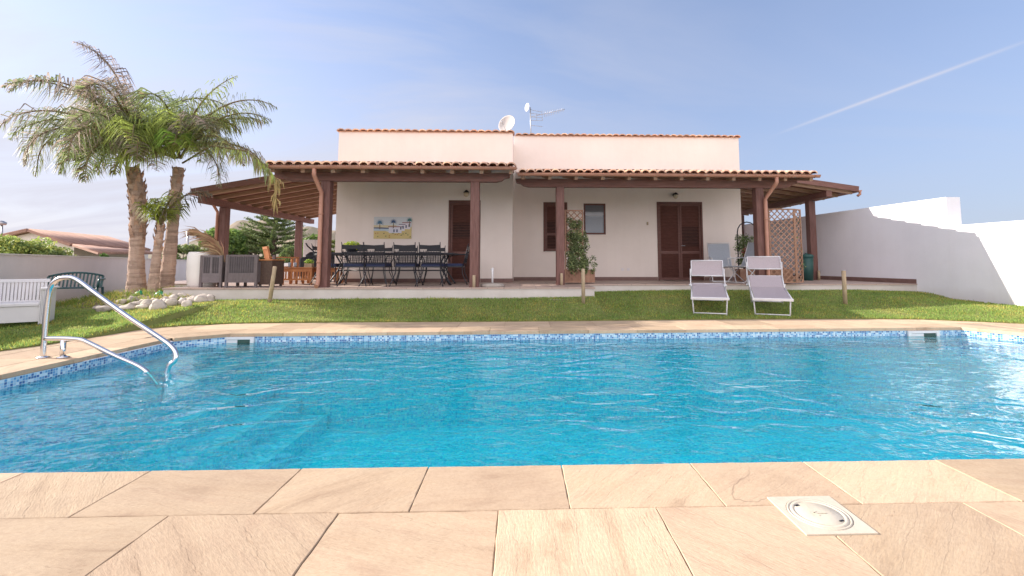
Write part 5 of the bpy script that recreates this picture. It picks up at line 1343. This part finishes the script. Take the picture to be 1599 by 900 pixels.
# ---- sun loungers with canopy
def lounger(label, pxf, pyf, z, pxh, L, back, can, dx=0):
    P = hit(pxf, pyf)
    xh = at(pxh, 420, P.y+1.6).x; rz = -math.atan2(xh-P.x, 1.6)
    slope = math.atan2(H(P.x,P.y+1.7)-H(P.x,P.y), 1.7)
    t = thing('sun_lounger', label, 'sun lounger', (P.x+dx, P.y, P.z-.005), rz, 'folding sun loungers with sunshades', rx=slope)
    w = .315; hs = .34; yb0 = 1.0
    m = MB()
    rail = [(0,hs),(yb0,hs),(L, hs+back)]
    for s in (-1,1): m.tube([(s*w,0,hs-.01),(s*w,yb0,hs-.01)], .017, 8); m.tube([(s*w,yb0,hs-.01),(s*w,L,hs-.01+back)], .015, 8)
    m.bev(-w-.02,w+.02,-.03,.0,hs-.035,hs+.012,.008); m.tube([(-w,L,hs+back-.01),(w,L,hs+back-.01)], .015, 8)
    m.build('frame', M['white_met'], t)
    m = MB(); prev = None
    n = 14
    for i in range(n+1):
        y = .005+(yb0)*i/n; sg = -.018*math.sin(PI*i/n)
        cur = [(-w+.02,y,hs+.006),(-w*.4,y,hs+.006+sg),(w*.4,y,hs+.006+sg),(w-.02,y,hs+.006)]
        if prev:
            for k in range(3): m.quad(prev[k],prev[k+1],cur[k+1],cur[k],smooth=True)
        prev = cur
    m.build('seat_sling', M['fabric_l'], t)
    m = MB(); m.add([(-w+.02,yb0+.02,hs+.008),(w-.02,yb0+.02,hs+.008),(w-.02,L-.02,hs+back),(-w+.02,L-.02,hs+back),(-w+.02,yb0+.02,hs+.0),(w-.02,yb0+.02,hs+.0),(w-.02,L-.02,hs+back-.008),(-w+.02,L-.02,hs+back-.008)], [(0,1,2,3),(7,6,5,4),(0,4,5,1),(2,6,7,3)]); m.build('back_sling', M['fabric_l'], t)
    for y0, y1 in ((.06,.14),(1.12,1.04)):
        m = MB(); z0 = -.0
        for s in (-1,1): m.tube([(s*(w-.01),y1,hs-.02),(s*(w-.03),y0,z0+.0)], .013, 8)
        m.tube([(-w+.03,y0,.03),(w-.03,y0,.03)], .012, 8); m.build('leg_frame', M['white_met'], t)
    # sunshade
    yc, zc, zt_ = can
    m = MB()
    for s in (-1,1):
        m.tube([(s*(w+.02),yc-.25,hs),(s*(w+.02),yc,hs+.16),(s*(w+.02),yc+.03,zc+.14)], .012, 8); m.lathe([(.001,-.02),(.024,-.02),(.024,.02),(.001,.02)], (s*(w+.03),yc-.24,hs), 10)
    m.build('shade_arm', M['white_met'], t)
    m = MB(); a = Vector((0,yc-.02,zc)); b = Vector((0,yc+.14,zt_)); n = 6; prev = None
    for i in range(n+1):
        q = a.lerp(b, i/n)+Vector((0,.02*math.sin(PI*i/n),0)); cur = [(-w+.01,q.y,q.z),(w-.01,q.y,q.z),(-w+.01,q.y+.006,q.z),(w-.01,q.y+.006,q.z)]
        if prev: m.quad(prev[0],prev[1],cur[1],cur[0],smooth=True); m.quad(prev[3],prev[2],cur[2],cur[3],smooth=True)
        prev = cur
    m.build('sunshade', M['fabric_l'], t)
    m = MB(); m.tube([(-w,a.y,a.z),(w,a.y,a.z)], .012, 7); m.tube([(-w,b.y,b.z),(w,b.y,b.z)], .012, 7)
    for s in (-1,1): m.tube([(s*w,a.y,a.z),(s*w,b.y,b.z)], .010, 7)
    m.build('shade_frame', M['white_met'], t)
    return t
lounger('grey mesh sun lounger lying flat on the lawn, left one of the pair', 1109, 493, 0, 1103, 1.22, .02, (1.36, .50, .80))
lounger('grey mesh sun lounger with raised backrest on the lawn, right one of the pair', 1207, 495, 0, 1191, 1.42, .17, (1.52, .64, .88))

# ---- handrail
RZ = MB(); Ph = gz(68,559,0); Pe = gz(99,558,0)
hr = thing('handrail', 'polished steel handrail curving from the left paving down into the pool', 'handrail', Ph)
def hp(px, py, x=None, y=None, z=None):
    if z is not None: return gz(px,py,z)
    return at(px,py,y)
yh = Ph.y
def arc(pts, n=8):
    """catmull-rom"""
    P = [Vector(p) for p in pts]; P = [P[0]*2-P[1]]+P+[P[-1]*2-P[-2]]; out = []
    for i in range(1, len(P)-2):
        for k in range(n):
            t = k/n; a,b,c,d = P[i-1:i+3]; out.append(.5*((2*b)+(c-a)*t+(2*a-5*b+4*c-d)*t*t+(3*b-a-3*c+d)*t**3))
    out.append(P[-2]); return out
yy = yh
top = [at(67,559,yy)-Vector((0,0,.02)), at(70,515,yy), at(75,468,yy), at(80,447,yy), at(90,437,yy-.0), at(104,433.5,yy-.0), at(120,437,yy-.0), at(150,459,yy-.02), at(200,495,yy-.05), at(250,528,yy-.09), at(266,540,yy-.10), at(274,551,yy-.11), at(273,563,yy-.12), at(262,577,yy-.13), at(262,577,yy-.13)+Vector((-.03,0,-.32))]
m = MB(); m.tube(arc(top, 6), .024, 14); local(m, hr).build('top_rail', M['steel'], hr)
m = MB(); low_ = [at(71,529,yy), at(100,529,yy), at(124,530.5,yy), at(137,535,yy-.0), at(180,556,yy-.04), at(224,577,yy-.08), at(250,590,yy-.1)+Vector((0,0,-.1))]
m.tube(arc(low_, 6), .024, 14); local(m, hr).build('lower_rail', M['steel'], hr)
m = MB(); m.tube([at(99,531,yy), at(98,558,yy)-Vector((0,0,.02))], .024, 14); local(m, hr).build('post', M['steel'], hr)
for px in (67,98.5):
    q = at(px,559,yy); m = MB(); m.lathe([(.001,.003),(.055,.003),(.055,.009),(.03,.014),(.026,.02)], (q.x,q.y,0), 20); local(m, hr).build('flange', M['steel'], hr)
# ---- skimmer openings in the pool wall
def skimmer(px0, px1, label):
    tt = lambda px: None
    f = (at(px0,520,6.85).x - P4[0])/(P3[0]-P4[0]); Y0 = P4[1]+(P3[1]-P4[1])*f
    x0 = at(px0,520,Y0).x; x1 = at(px1,520,Y0).x; t = thing('pool_skimmer', label, 'skimmer', ((x0+x1)/2, Y0, 0), math.atan2(P3[1]-P4[1], P3[0]-P4[0]), 'skimmers in the far pool wall'); w = (x1-x0)/2
    m = MB(); zt, zb = -.048, -.30
    for a in ((-w,w,zt-.035,zt),(-w,w,zb,zb+.06),(-w,-w+.05,zb+.06,zt-.035),(w-.05,w,zb+.06,zt-.035)): m.box(a[0],a[1],-.014,.012,a[2],a[3])
    m.build('frame', M['white_pl'], t)
    m = MB(); m.box(-w+.05,w-.05,.006,.011,zb+.06,zt-.035); m.build('throat', mat('skimmer_inside',(.05,.10,.08),(.03,.07,.06),4,.5), t)
    m = MB(); m.box(-w+.055,0,-.004,.003,zb+.10,zt-.04); m.build('flap', M['white_pl'], t)
skimmer(345.5, 397, 'white skimmer opening in the far pool wall near the steps'); skimmer(1417, 1467, 'white skimmer opening in the far pool wall at the right corner')
# ---- skimmer lid in the paving
q = [gz(1200,777,0), gz(1298,777,0), gz(1371,836,0), gz(1254,838,0)]; cx0 = sum((v.x for v in q))/4; cy0 = sum((v.y for v in q))/4
sl_ = thing('access_cover', 'square cream plastic cover with a round lid set in the front paving', 'access cover', (cx0, cy0, 0)); s_ = .135
m = MB()
n = 48; inner = [(.115*math.cos(2*PI*i/n), .115*math.sin(2*PI*i/n)) for i in range(n)]
def sqp(i):
    a = 2*PI*i/n; c, s = math.cos(a), math.sin(a); k = s_/max(abs(c),abs(s)); return (c*k, s*k)
out_ = [sqp(i) for i in range(n)]
v = [(a,b,.006) for a,b in out_]+[(a,b,.006) for a,b in inner]+[(a,b,-.02) for a,b in out_]
m.add(v, [(i,(i+1)%n,n+(i+1)%n,n+i) for i in range(n)]+[(2*n+i,2*n+(i+1)%n,(i+1)%n,i) for i in range(n)]); m.build('frame', M['lid'], sl_)
m = MB(); m.lathe([(.1145,.006),(.1145,.002),(.112,.002),(.112,.008),(.106,.0085),(.104,.005),(.101,.005),(.099,.009),(.088,.0095),(.086,.0065),(.084,.0065),(.082,.0085),(.03,.007),(.001,.0075)], n=48); m.build('round_lid', M['lid'], sl_)
m = MB()
for a in (2.3, 2.3+PI):
    c_ = Vector((.078*math.cos(a), .078*math.sin(a), .0099)); m.box(-.010,.010,-.0035,.0035,-.001,.0006,M=Matrix.Translation(c_) @ Matrix.Rotation(.35,4,'Z'))
m.build('finger_slots', M['dark'], sl_)
# faint arrow embossed in the lid
m = MB(); m.bar((-.02,-.0,.0088),(.03,-.0,.0088),.006,.002); m.bar((-.02,0,.0088),(-.005,.014,.0088),.006,.002); m.bar((-.02,0,.0088),(-.005,-.014,.0088),.006,.002); m.build('embossed_arrow', M['lid'], sl_)

# ---- white slatted bench / green bench
Pb = hit(72,508)
Pb = Vector((Pb.x, Pb.y, H(Pb.x,Pb.y))); wbn = thing('white_bench', 'white plastic garden bench with slatted back at the left edge of the lawn', 'bench', Pb, .58); hb2 = at(60,435,Pb.y+.55).z-Pb.z
m = MB(); n = 40; m.bev(-1.75,-.10,.50,.54,.30,.36,.008); m.bev(-1.75,-.10,.50,.54,hb2-.05,hb2,.008)
for i in range(n): x = -1.74+i*1.62/n; m.bev(x,x+1.62/n-.010,.508,.532,.36,hb2-.05,.003)
m.build('backrest', M['white_pl'], wbn)
m = MB(); m.bev(-1.75,-.09,.0,.5,.30,.345,.01); m.build('seat', M['white_pl'], wbn)
m = MB(); m.bev(-1.75,-.09,.02,.045,.06,.299,.006); m.build('front_panel', M['white_pl'], wbn)
ha = at(66,449,Pb.y).z-Pb.z; m = MB()
for i in range(6): m.bev(-.088+i*.0155,-.088+i*.0155+.012,-.012,.02,.02,ha-.03,.002)
m.bev(-.09,.012,-.03,.56,ha-.03,ha,.008)
for i in range(12): m.bev(-.045,-.02,.03+i*.042,.03+i*.042+.03,.02,ha-.031,.003)
m.build('arm_panel', M['white_pl'], wbn)
Pg = hit(114,476)
rzb = math.atan2(dv.y, dv.x)-PI
tg = thing('green_bench', 'dark green plastic bench standing against the low garden wall', 'bench', (Pg.x-.06, Pg.y-.0, H(Pg.x,Pg.y)), .5); wv2 = .52; tg.scale = (.80,.80,.78)
m = MB(); m.bev(-wv2,wv2,-.2,.22,.40,.43,.01); m.build('seat', M['green_pl'], tg)
m = MB(); k = 14
for i in range(k+1):
    u = -1+2*i/k; x = u*(wv2-.03); top_ = .70+.09*(1-u*u); m.bar((x,.215,.43),(x*1.02,.31,top_), .03 if 0<i<k else .05, .02)
m.tube([( (wv2-.03)*(-1+2*i/12)*1.02, .312, .70+.09*(1-(-1+2*i/12)**2)) for i in range(13)], .024, 8); m.build('backrest', M['green_pl'], tg)
for s in (-1,1):
    m = MB(); m.tube([(s*(wv2+.02),.26,.62),(s*(wv2+.02),-.18,.62),(s*(wv2+.03),-.23,.58),(s*(wv2+.02),-.22,.42)], .024, 8); m.build('arm', M['green_pl'], tg)
    for y in (-.2,.22):
        m = MB(); m.tube([(s*wv2,y,.42),(s*(wv2+.02),y*1.15,0)], [.028,.022], 8); m.build('leg', M['green_pl'], tg)
# stone step by the terrace corner
Ps = gz(890,465,.26); m = MB(); m.bev(-.52,.42,-.14,.10,-.05,.035,.01); o = m.build('stone_step', M['concrete']); o.location = (Ps.x, DYL-.16, .24); tag(o, 'flat grey stone slab in the grass below the terrace corner', 'stone slab')

# ================================================================== BACKGROUND
def W3(px, py, D): return at(px, py, D)
nh = thing('neighbour_house', 'pale neighbouring house with red tiled gable roof beyond the left wall', 'house', at(60,400,28))
def nq(name, pts, mt, **k): m = MB(); m.poly(pts, **k); return local(m, nh).build(name, mt, nh)
Af = W3(53,363,28); Ef = W3(116,385,28); Wf = W3(-30,381,28); Ab = W3(166,372.5,40); Eb = W3(232,392,40)
zb_ = 0
m = MB(); m.poly([Af, Ef, Vector((Ef.x,28,zb_)), Vector((Wf.x,28,zb_)), Wf]); m.quad(Vector((Ef.x,28,zb_)), Vector((Ef.x,28,Ef.z)), Vector((Eb.x,40,Eb.z)), Vector((Eb.x,40,zb_))); local(m, nh).build('wall', M['stucco'], nh)
def roofslab(name, pts, mt, th=.14):
    m = MB(); n = Vector(pts[1]-pts[0]).cross(pts[2]-pts[0]).normalized();
    if n.z < 0: n = -n
    k = len(pts); v = [p+n*.02 for p in pts]+[p+n*(.02+th) for p in pts]
    m.add(v, [tuple(range(k)), tuple(range(2*k-1,k-1,-1))]+[(i,k+i,k+(i+1)%k,(i+1)%k) for i in range(k)])
    # rows of tiles
    a,b,c,d = v[k:]
    for i in range(46):
        t0 = (i+.5)/46; p = a.lerp(d,t0); q = b.lerp(c,t0); m.tube([p,q], .07, 4, (rnd.uniform(.8,1.2),)*3)
    return local(m, nh).build(name, mt, nh)
ov = Vector((0,-.4,0))
roofslab('roof', [Af+ov, Ef+ov+(Ef-Af)*.03, Eb+(Eb-Ab)*.03, Ab], M['tile_n']); roofslab('roof', [Af+ov, Wf+ov, W3(80,395,40), Ab], M['tile_n'])
L0 = W3(112,385.5,27.5); L1 = W3(152,398,26.5); L2_ = W3(245,398,38); L3 = W3(200,389,39)
roofslab('porch_roof', [L0, L1, L2_, L3], M['tile_n'], .1)
m = MB(); m.box(W3(152,398,27).x-.15, W3(152,398,27).x+.1, 27, 27.3, 0, L1.z-.1); local(m, nh).build('porch_post', M['stucco'], nh)
ap = thing('street_lamp', 'thin grey pole with a small lamp head at the far left above the bush', 'street lamp', W3(3,392,30))
m = MB(); m.tube([W3(3,400,30), W3(3,350,30)], .05, 6); local(m, ap).build('pole', M['metal_gray'], ap); m = MB(); q = W3(2,349,30); m.lathe([(.001,-.12),(.22,-.1),(.26,.05),(.1,.16),(.001,.18)], tuple(q), 12); local(m, ap).build('lamp_head', M['metal_gray'], ap)
def leafy(name, label, cat, px, pyb, pyt, D, wpx, cols, n=4200, s=.10, seed=1, trunk=True, clumps=26, flat=.62):
    r = random.Random(seed); c = at(px,pyb,D); top = at(px,pyt,D).z; w = wpx/710*D/2; z0 = .2
    t = thing(name, label, cat, (c.x, D, z0)); hT = top-z0; m = MB()
    cz = hT*.62; rz_ = hT*.42
    for k in range(clumps):
        a = r.uniform(0,2*PI); u = r.uniform(-.75,1); rr = math.sqrt(max(0,1-u*u*.85))*r.uniform(.55,1)
        cc = (math.cos(a)*w*rr*.8, math.sin(a)*w*rr*.8, cz+u*rz_*.82); rad = w*r.uniform(.2,.34)
        kk = r.uniform(.7,1.3); leaf_cloud(m, cc, rad, rad, rad*flat, n//clumps, s, [tuple(x*kk for x in c_) for c_ in cols], r=r)
    m.build('crown', M['leaf'], t)
    if trunk:
        m = MB(); m.tube([(0,0,-.4),(.05*w,0,hT*.25),(-.03*w,0,hT*.5)], [w*.07,w*.05,w*.035], 8)
        for k in range(7): a = k*.9; m.tube([(0,0,hT*(.2+.04*k)),(math.cos(a)*w*.35,math.sin(a)*w*.35,hT*(.42+.03*k)),(math.cos(a)*w*.6,math.sin(a)*w*.6,hT*(.6+.03*k))], [w*.035,w*.02,w*.01], 6)
        m.build('trunk', M['bark'], t)
    return t
GB = [(1,1,1),(1.35,1.3,.9),(.7,.8,.7)]
leafy('pine_tree','round bright green tree behind the white planter','tree', 345,420,353,24,74,[(1.0,1.25,.7),(1.4,1.5,.8),(.7,.9,.6)],7000,.11,3)
leafy('pine_tree','dull green bushy tree seen between the left lean-to posts','tree', 398,420,362,27,74,[(1.0,1.0,.8),(1.5,1.3,.9),(.8,.8,.7)],6000,.12,5)
leafy('shrub','dark green shrub low beside the rear porch post','shrub', 452,420,386,22,30,GB,2500,.09,6)
leafy('shrub','green shrub beyond the barbecue near the villa corner','shrub', 487,420,366,23,44,[(1.0,1.25,.7),(1.3,1.4,.8)],3500,.09,8)
leafy('shrub','small dry shrub against the left villa corner','shrub', 519,430,375,24,16,[(1.5,1.3,.8),(1,1,.8)],1500,.08,9)
leafy('shrub','low green shrub above the wall between the leaning palm and the white planter','shrub', 283,430,383,19,70,GB,4200,.08,10,flat=.5)
leafy('shrub','wide silvery green bush over the far left of the garden wall','shrub', 32,425,374,15,120,[(2.0,1.9,1.2),(2.6,2.1,1.3),(1.2,1.3,.9)],9000,.055,11,clumps=40)
leafy('shrub','small dark bush above the left wall below the neighbouring gable','shrub', 84,425,391,15,30,GB,1800,.05,12)
leafy('shrub','tiny dark green bush before the neighbouring porch roof','shrub', 162,425,394,22,14,[(.8,1.1,.6)],900,.06,14)
leafy('shrub','low dark hedge seen under the right lean-to porch','shrub', 1187,425,372,26,40,GB,1800,.09,15)
# Norfolk-type conifer with open tiers
D = 26; base = at(425,425,D); top = at(422,330,D).z; nt_ = thing('norfolk_pine', 'open tiered conifer rising under the left lean-to porch beam', 'tree', (base.x, D, 0)); m = MB(); r = random.Random(8)
m.tube([(0,0,-.3),(.05,0,top*.5),(.0,0,top)], [.17,.12,.03], 8); m.build('trunk', M['bark'], nt_); m = MB(); mbk = MB()
for k in range(11):
    z = 1.0+(top-1.1)*k/10.5; Lb = (2.35-.12*k)*(1 if k < 9 else .7)
    for j in range(7):
        a = j*2*PI/7+k*.5; e = (math.cos(a)*Lb, math.sin(a)*Lb, z+Lb*.20); pts = [(0,0,z),(e[0]*.5,e[1]*.5,z+.02),(e[0],e[1],e[2])]; mbk.tube(pts, [.035,.022,.008], 5)
        for q in range(14):
            f = .25+.75*q/13; p_ = Vector(pts[0]).lerp(Vector(pts[2]), f); p_.z -= .12*math.sin(PI*f)
            leaf_cloud(m, p_, .17,.17,.07, 16, .05, [(.9,.95,.8),(1.3,1.2,.95),(.7,.75,.65)], r=r)
m.build('crown', M['leaf'], nt_); mbk.build('limbs', M['bark'], nt_)
# pole beyond the wall
up = thing('utility_pole', 'thin pale pole rising behind the low green shrub right of the palms', 'pole', at(293,400,20)); m = MB(); m.tube([at(293,405,20), at(293,362,20)], .045, 6); local(m, up).build('pole', M['metal_gray'], up)
# far porch of the house seen behind the left corner
